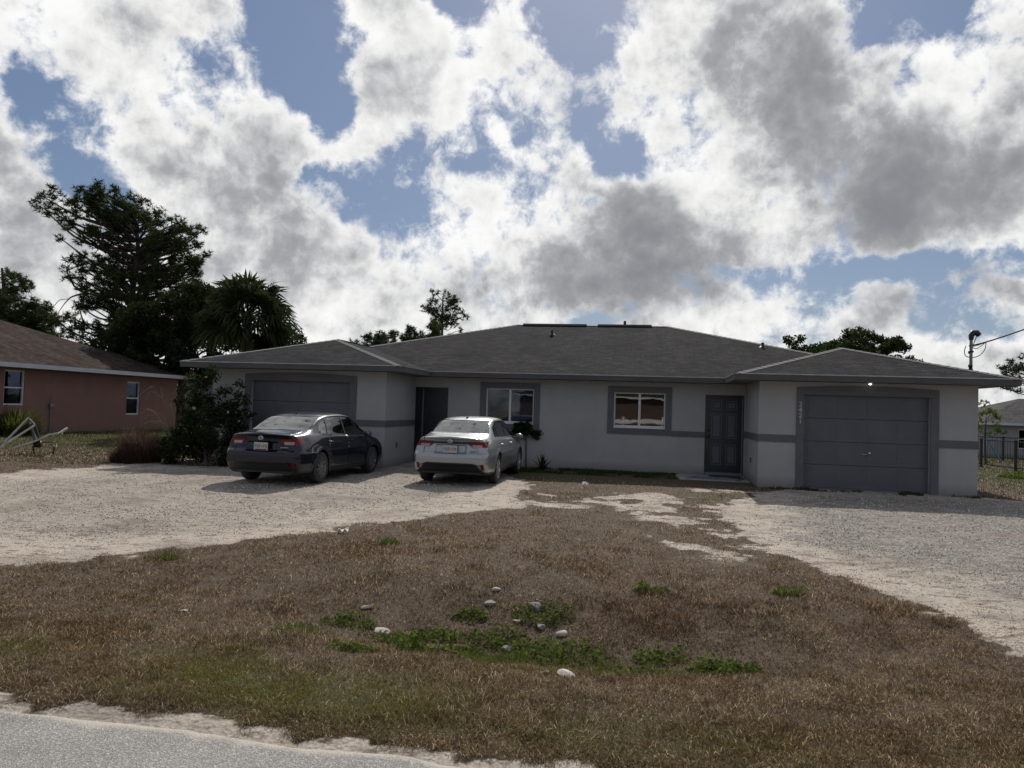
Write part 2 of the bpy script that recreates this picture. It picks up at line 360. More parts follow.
wv = N(t, 'VectorMath', operation='SCALE'); wv.inputs['Scale'].default_value = .035; L(t, vm_.outputs[0], wv.inputs[0])
wp = N(t, 'VectorMath', operation='ADD'); L(t, D3, wp.inputs[0]); L(t, wv.outputs[0], wp.inputs[1])
def puff(vec, sc):
    v_ = t.nodes.new('ShaderNodeTexVoronoi'); v_.feature = 'F1'; v_.inputs['Scale'].default_value = sc; v_.inputs['Detail'].default_value = 2; v_.inputs['Roughness'].default_value = .55; v_.inputs['Lacunarity'].default_value = 2.3; v_.normalize = True; L(t, vec, v_.inputs['Vector']); return math_(t, 'SUBTRACT', .5, v_.outputs[0])
pf = puff(wp.outputs[0], 13)
wp2 = N(t, 'VectorMath', operation='ADD'); L(t, wp.outputs[0], wp2.inputs[0]); wp2.inputs[1].default_value = (.004, 0, .013)
pf2 = puff(wp2.outputs[0], 13)
dens = math_(t, 'ADD', cov, math_(t, 'MULTIPLY', math_(t, 'SUBTRACT', fb, .5), 2.1))
dens = math_(t, 'ADD', dens, math_(t, 'MULTIPLY', math_(t, 'SUBTRACT', wsp, .5), 1.35))
def sm(x, a, b, lo=0., hi=1.):
    s_ = t.nodes.new('ShaderNodeMapRange'); s_.interpolation_type = 'SMOOTHSTEP'; L(t, x, s_.inputs[0])
    s_.inputs[1].default_value = a; s_.inputs[2].default_value = b; s_.inputs[3].default_value = lo; s_.inputs[4].default_value = hi; return s_.outputs[0]
dens = math_(t, 'ADD', dens, math_(t, 'MULTIPLY', pf, 1.1))
alpha = sm(dens, .30, .84)
# relief: the same billows sampled a little towards the sun
so = N(t, 'VectorMath', operation='ADD'); L(t, D3, so.inputs[0]); so.inputs[1].default_value = (.003, 0, .016)
fb2 = noise(t, so.outputs[0], 9.5, 5, .6, .12)
rel = math_(t, 'MULTIPLY', math_(t, 'SUBTRACT', fb, fb2), 2.4)
lowf = noise(t, D3, 5.5, 3, .5)
thick = math_(t, 'ADD', math_(t, 'MULTIPLY', core, .58), math_(t, 'MULTIPLY', math_(t, 'SUBTRACT', fb, .5), .95))
thick = math_(t, 'ADD', thick, math_(t, 'MULTIPLY', math_(t, 'SUBTRACT', lowf, .43), 1.5))
thick = math_(t, 'ADD', thick, math_(t, 'MULTIPLY', math_(t, 'SUBTRACT', dens, .55), .12))
thick = math_(t, 'SUBTRACT', thick, rel)
thick = math_(t, 'SUBTRACT', thick, math_(t, 'MULTIPLY', math_(t, 'SUBTRACT', pf, pf2), 1.15))
edge = sm(dens, .5, 1.3, .22, -.12)
thick = math_(t, 'SUBTRACT', thick, edge)
ccol = ramp(t, sm(thick, -.35, 1.45), [(0, (.98, .98, .97)), (.2, (.80, .80, .795)), (.36, (.59, .595, .605)), (.55, (.40, .405, .425)), (.75, (.31, .315, .335)), (1, (.24, .245, .27))])
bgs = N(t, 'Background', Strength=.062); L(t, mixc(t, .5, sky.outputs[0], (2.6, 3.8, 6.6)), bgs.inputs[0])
bgc = N(t, 'Background', Strength=1.); L(t, ccol, bgc.inputs[0])
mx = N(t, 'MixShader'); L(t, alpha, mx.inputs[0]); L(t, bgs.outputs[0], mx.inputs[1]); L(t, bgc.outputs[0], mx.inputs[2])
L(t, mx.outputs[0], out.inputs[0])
w.cycles.sampling_method = 'MANUAL'; w.cycles.sample_map_resolution = 512

sl = bpy.data.lights.new('sun', 'SUN'); sl.energy = 4.2; sl.angle = R(.53); sl.color = (1, .955, .88)
so_ = bpy.data.objects.new('sun', sl); C.objects.link(so_)
sd = Vector((math.sin(SUN_AZ)*math.cos(SUN_EL), math.cos(SUN_AZ)*math.cos(SUN_EL), math.sin(SUN_EL)))
so_.rotation_euler = sd.to_track_quat('Z', 'Y').to_euler(); so_.location = sd*60

cam = bpy.data.cameras.new('camera'); cam.sensor_width = 36; cam.lens = FPX/1024*36; cam.clip_end = 5000; cam.clip_start = .05
co = bpy.data.objects.new('camera', cam); C.objects.link(co)
mt = Matrix(((_R[0], _U[0], -_F[0]), (_R[1], _U[1], -_F[1]), (_R[2], _U[2], -_F[2]))).to_4x4(); mt.translation = (0, 0, EYE)
co.matrix_world = mt; S.camera = co
S.view_settings.view_transform = 'Standard'; S.view_settings.look = 'None'; S.view_settings.exposure = 0; S.view_settings.gamma = 1
S.render.engine = 'CYCLES'; S.cycles.max_bounces = 5; S.cycles.diffuse_bounces = 3; S.cycles.transparent_max_bounces = 12
# ------------------------------------------------------------------ ground, driveways, road
def seg_dist(px, py, poly):
    """signed distance to a closed polygon, positive inside"""
    px = np.asarray(px); d = np.full(px.shape, 1e9); ins = np.zeros(px.shape, bool); n = len(poly)
    for i in range(n):
        x0, y0 = poly[i]; x1, y1 = poly[(i+1) % n]; dx, dy = x1-x0, y1-y0
        k = np.clip(((px-x0)*dx+(py-y0)*dy)/(dx*dx+dy*dy), 0, 1)
        d = np.minimum(d, np.hypot(px-x0-k*dx, py-y0-k*dy))
        c = ((y0 > py) != (y1 > py)) & (px < (x1-x0)*(py-y0)/(y1-y0+1e-12)+x0); ins ^= c
    return np.where(ins, d, -d)
LEFT = [(-4.87, 7.16), (-3.46, 7.95), (-2.4, 9.2), (-1.53, 10.4), (-.5, 11.5), (.2, 12.2), (.3, 14), (.3, 16.2), (-.6, 19.6), (-4.6, 21), (-9.4, 19.2), (-9.3, 17.4), (-9.9, 14.4), (-12.5, 10.5), (-14, 3.5), (-7.6, 3.3), (-6.6, 5.2)]
RIGHT = [(4.7, 3.3), (4.1, 5.2), (3.75, 6.6), (3.2, 8.3), (2.9, 9.8), (3.3, 11.2), (3.9, 12.7), (4.6, 14.6), (5.9, 16.3), (8, 16.5), (10.4, 16.1), (12.2, 14), (12.6, 9), (10.5, 3.0)]
def masks(x, y):
    u = x*HE[0]+y*HE[1]; v = x*HN[0]+y*HN[1]
    wob = (vnoise(x, y, .9, 3, 5)-.5)*1.5 + (vnoise(x, y, 3.2, 5, 6, .65)-.5)*1.5
    dl = seg_dist(x, y, LEFT)+wob*.5; dr = seg_dist(x, y, RIGHT)+wob*.75
    drive = np.maximum(dl, dr)
    shoulder = (3.44+(vnoise(x, y, 3.2, 9, 6, .62)-.5)*.42) - v
    # trodden sandy ground between the driveways and around the entry
    worn = np.exp(-(((x-2.2)/3.0)**2+((y-13.3)/1.35)**2))*1.15 + np.exp(-(((x-3.6)/1.5)**2+((y-11.2)/2.6)**2))*1.05 + .75*np.exp(-(((x-5.0)/1.3)**2+((y-15.5)/1.2)**2)) + .5*np.exp(-(((x-2.2)/1.2)**2+((y-9.2)/1.4)**2))
    worn = worn*sstep(.43, .68, vnoise(x, y, 1.35, 21, 6, .62)+.03)
    bare = np.clip(np.maximum.reduce([sstep(-.26, .2, drive), sstep(-.06, .06, shoulder), np.clip(worn*1.25, 0, 1)]), 0, 1)
    grav = np.maximum(sstep(.35, 1.5, dr+wob*.3), sstep(.6, 1.9, dl+wob*.5)*.55)
    green = .9*np.exp(-(((u+2.6)/1.6)**2+((v-3.95)/.42)**2)) + .35*np.exp(-(((u-.3)/3.0)**2+((v-3.75)/.3)**2)) + .55*np.exp(-(((x-.25)/1.1)**2+((y-5.3)/.42)**2))
    green = green*.6; green += .5*sstep(20.5, 22, y)*sstep(-9, -11, x) + .5*sstep(.2, 1.2, x-11.3)*sstep(12, 15, y) + .5*np.exp(-(((x-1.5)/2.4)**2+((y-17.6)/1.1)**2)) + .35*np.exp(-(((x-3)/2)**2+((y-14.3)/.6)**2))
    green = green*(.35+1.3*sstep(.35, .65, vnoise(x, y, 1.6, 31, 5)))
    return drive, shoulder, bare, np.clip(grav, 0, 1), np.clip(green, 0, 1), u, v
def height(x, y, fine=True):
    u = x*HE[0]+y*HE[1]; v = x*HN[0]+y*HN[1]
    ditch = np.exp(-((v-5.65)/.85)**2)*(.07+.19*np.exp(-((u+.75)/1.7)**2))*sstep(-7.5, -4.5, u)*sstep(4.6, 2.2, u)
    z = -ditch + .05*np.exp(-((v-4.6)/.5)**2)*0
    z = z - .65*sstep(30, 50, y)*sstep(6, 14, x) + .1*sstep(20, 27, y)*sstep(-9, -14, x)
    if fine: z = z + ((vnoise(x, y, .7, 41, 3)-.5)*.06+(vnoise(x, y, 3.1, 43, 5, .6)-.5)*.045)*sstep(3.25, 3.7, v)*sstep(19.5, 16.5, v)
    return z - .03*sstep(3.42, 3.3, v)
def spaced(a, b, h0, lo, hi, g=1.11):
    c = list(np.arange(a, b+1e-6, h0)); h = h0; x = c[-1]
    while x < hi: h *= g; x += h; c.append(min(x, hi))
    h = h0; x = c[0]; pre = []
    while x > lo: h *= g; x -= h; pre.append(max(x, lo))
    return np.array(pre[::-1]+c)
gx = spaced(-9.5, 12, .055, -900, 900); gy = spaced(3.0, 18.5, .05, -300, 1500)
GX, GY = np.meshgrid(gx, gy); fx_, fy_ = GX.ravel(), GY.ravel()
drive, shoulder, bare, grav, green, UU, VV = masks(fx_, fy_)
GZ = height(fx_, fy_)
nx, ny = len(gx), len(gy)
ii = (np.arange(ny-1)[:, None]*nx+np.arange(nx-1)[None]).ravel()
quads = np.stack([ii, ii+1, ii+nx+1, ii+nx], 1)
def ground_material():
    m, t, o = nt('ground'); p = N(t, 'BsdfPrincipled'); tc = N(t, 'TexCoord'); pos = tc.outputs['Object']
    a = {k: N(t, 'Attribute', attribute_name=k).outputs[2] for k in ('bare', 'grav', 'green')}
    f1 = noise(t, pos, 3, 8, .65); f2 = noise(t, pos, 28, 6, .7); f3 = noise(t, pos, 140, 3, .7)
    vo = N(t, 'TexVoronoi', Scale=46.); L(t, pos, vo.inputs['Vector'])
    vo2 = N(t, 'TexVoronoi', Scale=17.); L(t, pos, vo2.inputs['Vector'])
    # thatch and soil under the dead grass
    soil = ramp(t, f2, [(.25, (.026, .018, .012)), (.5, (.07, .05, .034)), (.75, (.155, .118, .082))])
    soil = mixc(t, math_(t, 'MULTIPLY', math_(t, 'SUBTRACT', noise(t, pos, 2.3, 6, .65), .52, clamp=True), 4., clamp=True), soil, (.135, .1, .072))
    soil = mixc(t, .4, soil, ramp(t, f3, [(.3, (.03, .021, .015)), (.7, (.16, .12, .085))]))
    soil = mixc(t, math_(t, 'MULTIPLY', a['green'], .75, clamp=True), soil, ramp(t, f2, [(.3, (.03, .04, .014)), (.7, (.085, .1, .035))]))
    sand = ramp(t, f1, [(.25, (.28, .235, .19)), (.5, (.41, .355, .295)), (.75, (.52, .46, .39))])
    sand = mixc(t, .5, sand, ramp(t, f2, [(.35, (.17, .135, .105)), (.6, (.48, .42, .355))]))
    sp = N(t, 'SeparateColor'); L(t, vo.outputs['Color'], sp.inputs[0])
    stones = ramp(t, sp.outputs[0], [(0, (.045, .041, .037)), (.35, (.13, .12, .108)), (.75, (.27, .248, .222)), (1, (.52, .48, .43))])
    gm = mixc(t, .35, stones, ramp(t, f1, [(.3, (.12, .108, .095)), (.7, (.3, .27, .235))]))
    gk = math_(t, 'ADD', a['grav'], math_(t, 'MULTIPLY', math_(t, 'SUBTRACT', f1, .5), 1.3), clamp=True)
    rut = noise(t, pos, .9, 5, .6)
    bare_c = mixc(t, gk, sand, gm); bare_c = mixc(t, math_(t, 'MULTIPLY', math_(t, 'SUBTRACT', rut, .5, clamp=True), 4., clamp=True), bare_c, (.17, .142, .118))
    # scattered darker debris and leaf litter on the sand
    mp = N(t, 'Mapping'); mp.inputs['Scale'].default_value = (1., 2.1, 1); L(t, pos, mp.inputs[0])
    d = noise(t, mp.outputs[0], 3.6, 9, .72)
    deb = math_(t, 'MULTIPLY', math_(t, 'SUBTRACT', d, .53, clamp=True), 20, clamp=True)
    bare_c = mixc(t, math_(t, 'MULTIPLY', deb, .72), bare_c, (.1, .078, .058))
    bk = math_(t, 'ADD', math_(t, 'MULTIPLY', a['bare'], 1.9), math_(t, 'MULTIPLY', math_(t, 'ADD', f1, f2), .9)); bk = math_(t, 'SUBTRACT', bk, 1.75)
    bk = math_(t, 'MULTIPLY', bk, 3.2, clamp=True)
    L(t, mixc(t, bk, soil, bare_c), p.inputs['Base Color']); p.inputs['Roughness'].default_value = .95; p.inputs['Specular IOR Level'].default_value = .15
    b = N(t, 'Bump'); b.inputs['Strength'].default_value = .7; b.inputs['Distance'].default_value = .008
    h = math_(t, 'ADD', math_(t, 'MULTIPLY', vo.outputs[0], .9), math_(t, 'ADD', f2, math_(t, 'MULTIPLY', vo2.outputs[0], .15)))
    L(t, h, b.inputs['Height']); L(t, b.outputs[0], p.inputs['Normal'])
    L(t, p.outputs[0], o.inputs[0]); return m
GM = ground_material()
isd = (drive > 0)[quads].mean(1) > .5
isr_ = (VV < 3.12)[quads].all(1) & (VV > -3.4)[quads].all(1)
def sub(name, sel, mat, dz=0.):
    q = quads[sel]; idx, inv = np.unique(q, return_inverse=True); q = inv.reshape(q.shape)
    return raw(name, mat, np.stack([fx_[idx], fy_[idx], GZ[idx]+dz], 1), q, smooth=True, colors=dict(bare=bare[idx], grav=grav[idx], green=green[idx]))
tag(sub('ground', ~isd, GM), kind='structure')
tag(sub('driveway', isd, GM), kind='structure')
# the road, a separate asphalt sheet a few millimetres above
def asphalt():
    m, t, o = nt('asphalt'); p = N(t, 'BsdfPrincipled'); tc = N(t, 'TexCoord'); pos = tc.outputs['Object']
    vo = N(t, 'TexVoronoi', Scale=150.); L(t, pos, vo.inputs['Vector']); sp = N(t, 'SeparateColor'); L(t, vo.outputs['Color'], sp.inputs[0])
    c = ramp(t, sp.outputs[0], [(0, (.09, .084, .077)), (.5, (.205, .193, .178)), (.85, (.35, .33, .305)), (1, (.62, .59, .54))])
    f = noise(t, pos, 2.2, 7, .65); f2 = noise(t, pos, 160, 2)
    c = mixc(t, .45, c, ramp(t, f, [(.3, (.18, .17, .157)), (.7, (.31, .292, .268))]))
    # sand blown in from the shoulder
    a = N(t, 'Attribute', attribute_name='edge').outputs[2]
    k = math_(t, 'MULTIPLY', math_(t, 'SUBTRACT', math_(t, 'ADD', a, math_(t, 'MULTIPLY', f, 1.7)), 1.42), 3., clamp=True)
    c = mixc(t, k, c, ramp(t, f2, [(.3, (.29, .255, .215)), (.7, (.46, .42, .365))]))
    L(t, c, p.inputs['Base Color']); p.inputs['Roughness'].default_value = .85
    b = N(t, 'Bump'); b.inputs['Strength'].default_value = .7; b.inputs['Distance'].default_value = .006
    L(t, vo.outputs[0], b.inputs['Height']); L(t, b.outputs[0], p.inputs['Normal']); L(t, p.outputs[0], o.inputs[0]); return m
us = np.concatenate([np.arange(-400, -8, 8), np.arange(-8, 10, .08), np.arange(10, 400, 8)]); vs = np.concatenate([[-3.4, -2, 0, 1.5, 2.4], np.arange(2.5, 3.36, .05)])
UU2, VV2 = np.meshgrid(us, vs); eu, ev = UU2.ravel(), VV2.ravel().copy()
ev_edge = np.isclose(ev, ev.max()); rx = eu*HE[0]+ev*HN[0]; ry = eu*HE[1]+ev*HN[1]
jit = (vnoise(eu, eu*0, 2.5, 77, 5)-.5)*.16; k = sstep(2.4, 3.3, ev); rx = rx+HN[0]*jit*k; ry = ry+HN[1]*jit*k
n1_, n2_ = len(us), len(vs); iq = (np.arange(n2_-1)[:, None]*n1_+np.arange(n1_-1)[None]).ravel()
rz_ = np.full(len(rx), .006); rz_[ev_edge] = -.03
road = raw('road', asphalt(), np.stack([rx, ry, rz_], 1), np.stack([iq, iq+1, iq+n1_+1, iq+n1_], 1), smooth=True, colors=dict(edge=sstep(3.12, 3.34, ev)))
tag(road, kind='structure')

# ------------------------------------------------------------------ dead turf: individual blades over soil, one object of stuff
def blades(name, mat, n, xy, hgt, wid, lean, col, seed=1, curl=.5):
    rg = np.random.default_rng(seed); x, y = xy; n = len(x)
    z = height(x, y)
    th = rg.uniform(0, 2*PI, n); ld = rg.uniform(0, 2*PI, n); ln = lean*(.4+rg.random(n))
    wv = np.stack([np.cos(th)*wid/2, np.sin(th)*wid/2, np.zeros(n)], 1)
    b = np.stack([x, y, z-.004], 1)
    d1 = np.stack([np.cos(ld)*np.sin(ln*.6), np.sin(ld)*np.sin(ln*.6), np.cos(ln*.6)], 1)*(hgt*.55)[:, None]
    l2 = ln*(1+curl); d2 = np.stack([np.cos(ld)*np.sin(l2), np.sin(ld)*np.sin(l2), np.cos(l2)], 1)*(hgt*.5)[:, None]
    mid = b+d1; tip = mid+d2; tip[:, 2] = np.maximum(tip[:, 2], z+.004)
    V = np.stack([b-wv, b+wv, mid-wv*.8, mid+wv*.8, tip], 1).reshape(-1, 3)
    i = np.arange(n)[:, None]*5
    F = np.concatenate([i+np.array([[0, 1, 3]]), i+np.array([[0, 3, 2]]), i+np.array([[2, 3, 4]])])
    cc = np.repeat(col, 5, 0)
    return raw(name, mat, V, F, colors=dict(col=cc))
GRASS = leafy('dead_grass', None, None, .35, attr='col')
def turf(n, seed):
    rg = np.random.default_rng(seed)
    y = 3.2/(1-rg.random(n)*(1-3.2/19.)) ; y = 3.2+(y-3.2)*1.0
    x = (rg.random(n)*2-1)*(y*.82+.6)+.1*y*0
    dd_, sh, ba, gr, gn, u, v = masks(x, y)
    clump = sstep(.34, .6, vnoise(x, y, 4.2, 51, 5, .6)); tuft_ = sstep(.55, .75, vnoise(x, y, 6, 52, 4))
    keep = (rg.random(n) < (1-ba)*(.4+.6*clump)) & (v > 3.3) & ~((v > 17.4) & (u > -8.7-0) ) | ((rg.random(n) < .02+.6*np.exp(-np.clip(dd_, 0, 9)/.3)*clump+.5*tuft_*sstep(.5, .62, vnoise(x, y, .8, 53, 4))) & (v > 3.5) & (ba > .5) & (gr < .35) & (v < 17))
    hx = (x-HX)*HE[0]+(y-HY)*HE[1]; hv = (x-HX)*HN[0]+(y-HY)*HN[1]
    keep &= ~((hv > -.03) & ((hx > 0) | (hx < -8.98))) & ~(hv > 2.34)
    return x[keep], y[keep], gn[keep], ba[keep]
x, y, gn, ba = turf(1500000, 5); n = len(x); rg = np.random.default_rng(9)
far = np.clip(y/6, .75, 3)
hgt = (.012+.036*rg.random(n)**1.6)*(1+.9*sstep(.55, .75, vnoise(x, y, 2.3, 61, 4)))*(1-.6*ba)
wid = (.0024+.0036*rg.random(n)**2)*far
pal = np.array([(.105, .07, .048), (.18, .132, .09), (.36, .29, .205), (.045, .029, .02), (.68, .58, .44), (.16, .08, .048)])
pk = rg.choice(len(pal), n, p=[.26, .27, .17, .12, .08, .10]); col = pal[pk]*(.7+.6*rg.random((n, 1)))*(.4+1.3*vnoise(x, y, 5.5, 81, 5, .6))[:, None]
reddish = sstep(.5, .68, vnoise(x, y, .85, 71, 4))[:, None]; col = col*(1-reddish*.35)+col*np.array([.95, .72, .62])*reddish*.35
uu_ = x*HE[0]+y*HE[1]; vv_ = x*HN[0]+y*HN[1]; wet = np.exp(-((vv_-5.8)/.75)**2-((uu_+.6)/2.1)**2)*sstep(.3, .6, vnoise(x, y, 2.6, 91, 4)); col = col*(1-.5*wet[:, None])*np.array([.97, .95, .87])
isg = rg.random(n) < np.clip(gn*.8+.035, 0, .85)
gcol = np.array([(.115, .125, .038)])*(.6+.9*rg.random((n, 1)))+np.array([(.09, .06, 0)])*rg.random((n, 1))
col = np.where(isg[:, None], gcol, col)
tag(blades('dead_grass', GRASS, n, (x, y), hgt, wid, .85+rg.random(n)*.75, col, 3), label=None, kind='stuff')

# loose stones lying on the gravel
rg = np.random.default_rng(77); n = 260000; y = 4.0/(1-rg.random(n)*(1-4.0/19.)); x = (rg.random(n)*2-1)*(y*.85+.6); dr_, sh_, ba_, gr_, _, u, v = masks(x, y)
hv = (x-HX)*HN[0]+(y-HY)*HN[1]; k = (ba_ > .6) & (rg.random(n) < .12+.88*np.clip(gr_*1.3, 0, 1)*sstep(.3, .6, vnoise(x, y, 1.7, 15, 5))) & (v > 3.5) & (hv < -.1); x, y = x[k], y[k]; n = len(x); z = height(x, y)
s_ = (.0035+.008*rg.random(n)**3)*np.clip(y/8, .7, 1.5); oc = np.array([(1, 0, 0), (0, 1, 0), (-1, 0, 0), (0, -1, 0), (0, 0, .75), (0, 0, -.6)]); a = rg.uniform(0, 6.28, n); ca, sa = np.cos(a), np.sin(a)
P0 = oc[None]*s_[:, None, None]*rg.uniform(.6, 1.3, (n, 6, 1)); V = np.stack([P0[..., 0]*ca[:, None]-P0[..., 1]*sa[:, None]+x[:, None], P0[..., 0]*sa[:, None]+P0[..., 1]*ca[:, None]+y[:, None], P0[..., 2]+(z+s_*.4)[:, None]], 2).reshape(-1, 3)
F = (np.arange(n)[:, None, None]*6+np.array([(0, 1, 4), (1, 2, 4), (2, 3, 4), (3, 0, 4), (1, 0, 5), (2, 1, 5), (3, 2, 5), (0, 3, 5)])[None]).reshape(-1, 3)
cs = np.repeat(np.array([(.5, .455, .4)])*rg.uniform(.45, 1.5, (n, 1)), 6, 0)
m_, t_, o_ = nt('stone_chips'); p_ = N(t_, 'BsdfPrincipled', Roughness=.9); at_ = N(t_, 'Attribute', attribute_name='col'); L(t_, at_.outputs[0], p_.inputs['Base Color']); L(t_, p_.outputs[0], o_.inputs[0])
tag(raw('loose_gravel', m_, V, F, colors=dict(col=cs)), kind='stuff')
# ------------------------------------------------------------------ the main house (local frame: x along the front, y into the plot)
def wall_boxes(mb, a0, a1, fixed, thick, ops, axis='x', ztop=2.42):
    """boxes of a wall running from a0 to a1 with openings (a, b, z0, z1); fixed = near face, thick into the house"""
    def bx(p, q, z0, z1):
        if q-p < 1e-4 or z1-z0 < 1e-4: return
        f0, f1 = sorted((fixed, fixed+thick))
        mb.box(p, q, f0, f1, z0, z1) if axis == 'x' else mb.box(f0, f1, p, q, z0, z1)
    c = a0
    for (p, q, z0, z1) in sorted(ops):
        bx(c, p, -.15, ztop); bx(p, q, -.15, z0); bx(p, q, z1, ztop); c = q
    bx(c, a1, -.15, ztop)
W_, VM, UL, WL, OH, EZ, SZ = 4.572, 2.373, -8.985, 4.782, .5675, 2.556, 2.43
UA = UL-WL
SL = (3.4077-EZ)/(W_/2+OH)
house = empty('house', (HX, HY, 0), -HA, label='long grey stucco duplex with a dark garage door at each end, under hipped shingle roof', cat='house')
def part(mb, name, m, parent=house, **kw):
    o = mb.build(name, M[m] if isinstance(m, str) else m, parent)
    return tag(o, **kw) if kw else o
GR = (.98, 3.62, 0, 2.13); GL = (-12.68, -9.93, 0, 2.13)
W1 = (-6.93, -5.585, 1.205, 2.15); W2 = (-3.405, -2.05, 1.205, 2.13)
D1 = (-8.985, -8.02, 0, 2.13); D2 = (-1.02, -.03, .03, 2.13)
wl = MB()
wall_boxes(wl, 0, W_, 0, .2, [GR]); wall_boxes(wl, UA, UL, 0, .2, [GL])
wall_boxes(wl, UL, 0, VM, .2, [W1, W2, D1, D2])
wl.box(0, .2, .2, VM+.2, -.15, 2.42); wl.box(UL-.2, UL, .2, VM+.2, -.15, 2.42)
wl.box(W_-.2, W_, .2, 15.6, -.15, 2.42); wl.box(UA, UA+.2, .2, 15.6, -.15, 2.42); wl.box(UA+.2, W_-.2, 15.4, 15.6, -.15, 2.42)
part(wl, 'wall', 'wall')
# roof
def roof_mesh(name, polys, mat, parent):
    me = bpy.data.meshes.new(name); vs = []; fs = []
    for P in polys: fs.append(tuple(range(len(vs), len(vs)+len(P)))); vs += [tuple(p) for p in P]
    me.from_pydata(vs, [], fs); uvl = me.uv_layers.new(name='UVMap')
    for k_, pl in enumerate(me.polygons):
        n_ = pl.normal; a = Vector((-n_.y, n_.x, 0)).normalized() if abs(n_.z) < .999 else Vector((1, 0, 0)); b = n_.cross(a)
        for li in pl.loop_indices:
            p = me.vertices[me.loops[li].vertex_index].co; uvl.data[li].uv = (p.dot(a)+k_*3.3, p.dot(b))
    me.materials.append(mat); o = bpy.data.objects.new(name, me); C.objects.link(o); o.parent = parent; return o
r0, r1 = W_+OH, UA-OH; ef = VM-OH; run = (r0 - (-1.9)); RV = ef+run; RZ = EZ+SL*run
R2 = (r0-run, RV, RZ); R1 = (r1+run, RV, RZ); eb = RV+run
pr = W_/2; hr = W_/2+OH; Pr = (pr, -OH+hr, EZ+SL*hr); Qr = (pr, ef+hr, EZ+SL*hr)
pl_ = UL-WL/2; hl_ = WL/2+OH; Pl = (pl_, -OH+hl_, EZ+SL*hl_); Ql = (pl_, ef+hl_, EZ+SL*hl_)
A_ = (r1, eb, EZ); B_ = (r0, eb, EZ)
polys = [
 [(-OH, -OH, EZ), (r0, -OH, EZ), Pr], [(r0, -OH, EZ), B_, R2, Qr, Pr], [(-OH, ef, EZ), (-OH, -OH, EZ), Pr, Qr],
 [(r1, -OH, EZ), (UL+OH, -OH, EZ), Pl], [A_, (r1, -OH, EZ), Pl, Ql, R1], [(UL+OH, -OH, EZ), (UL+OH, ef, EZ), Ql, Pl],
 [(UL+OH, ef, EZ), (-OH, ef, EZ), Qr, R2, R1, Ql], [B_, A_, R1, R2]]
roof = roof_mesh('roof', polys, M['roof'], house)
def capline(mb, a, b, w=.13, h=.012):
    a, b = Vector(a), Vector(b); n_ = max(2, int((b-a).length/.2)); d = (b-a)/n_; side = d.normalized().cross(Vector((0, 0, 1))).normalized()
    for i in range(n_):
        p = a+d*i; q = a+d*(i+1.12); k = SL*w*.72
        vs = [p+side*w+Vector((0, 0, -k+h)), p+Vector((0, 0, h+.006)), p-side*w+Vector((0, 0, -k+h)), q+side*w+Vector((0, 0, -k+h*.6)), q+Vector((0, 0, h*.75)), q-side*w+Vector((0, 0, -k+h*.6))]
        mb.add(vs, [(0, 1, 4, 3), (1, 2, 5, 4), (0, 3, 3), (0, 2, 1)] if False else [(0, 1, 4, 3), (1, 2, 5, 4), (0, 2, 1)])
cp = MB()
for a, b in (((-OH, -OH, EZ), Pr), ((r0, -OH, EZ), Pr), ((r1, -OH, EZ), Pl), ((UL+OH, -OH, EZ), Pl), (Qr, R2), (Ql, R1), (Pr, Qr), (Pl, Ql), (R1, R2), (B_, R2), (A_, R1)): capline(cp, a, b)
part(cp, 'ridge_cap', 'cap', roof)
for a, b in ((R1[0]+.25, R1[0]+2.55), (R1[0]+2.95, R2[0]-.55)):
    m_ = MB().box(a, b, RV-.17, RV+.17, RZ-.02, RZ+.04); part(m_, 'ridge_vent', 'trim', roof)
def roofz(u, v): return EZ+SL*(v-ef)
for (u, v, r_, h) in ((-5.75, 7.0, .06, .17), (-3.4, 9.0, .05, .2), (.85, 5.6, .05, .16)):
    z0 = min(roofz(u, v), RZ) if v < RV else RZ
    if u > 0: z0 = EZ+SL*(v-ef)*.98
    m_ = MB().lathe([(.13, z0-.02), (.07, z0+.06), (r_, z0+.06), (r_, z0+h), (r_*.7, z0+h)], (u, v, 0), 14); part(m_, 'vent_pipe', 'black', roof)
m_ = MB().lathe([(.1, 2.78), (.05, 2.92), (.04, 2.92), (.04, 3.03), (.055, 3.03), (.055, 3.08), (0, 3.08)], (5.0-.08, .72, 0), 14)
m_ = MB().lathe([(.11, 2.62), (.045, 2.73), (.032, 2.74), (.032, 2.86), (.045, 2.86), (.045, 2.92), (0, 2.93)], (4.62, .55, 0), 14); part(m_, 'vent_pipe', 'black', roof)
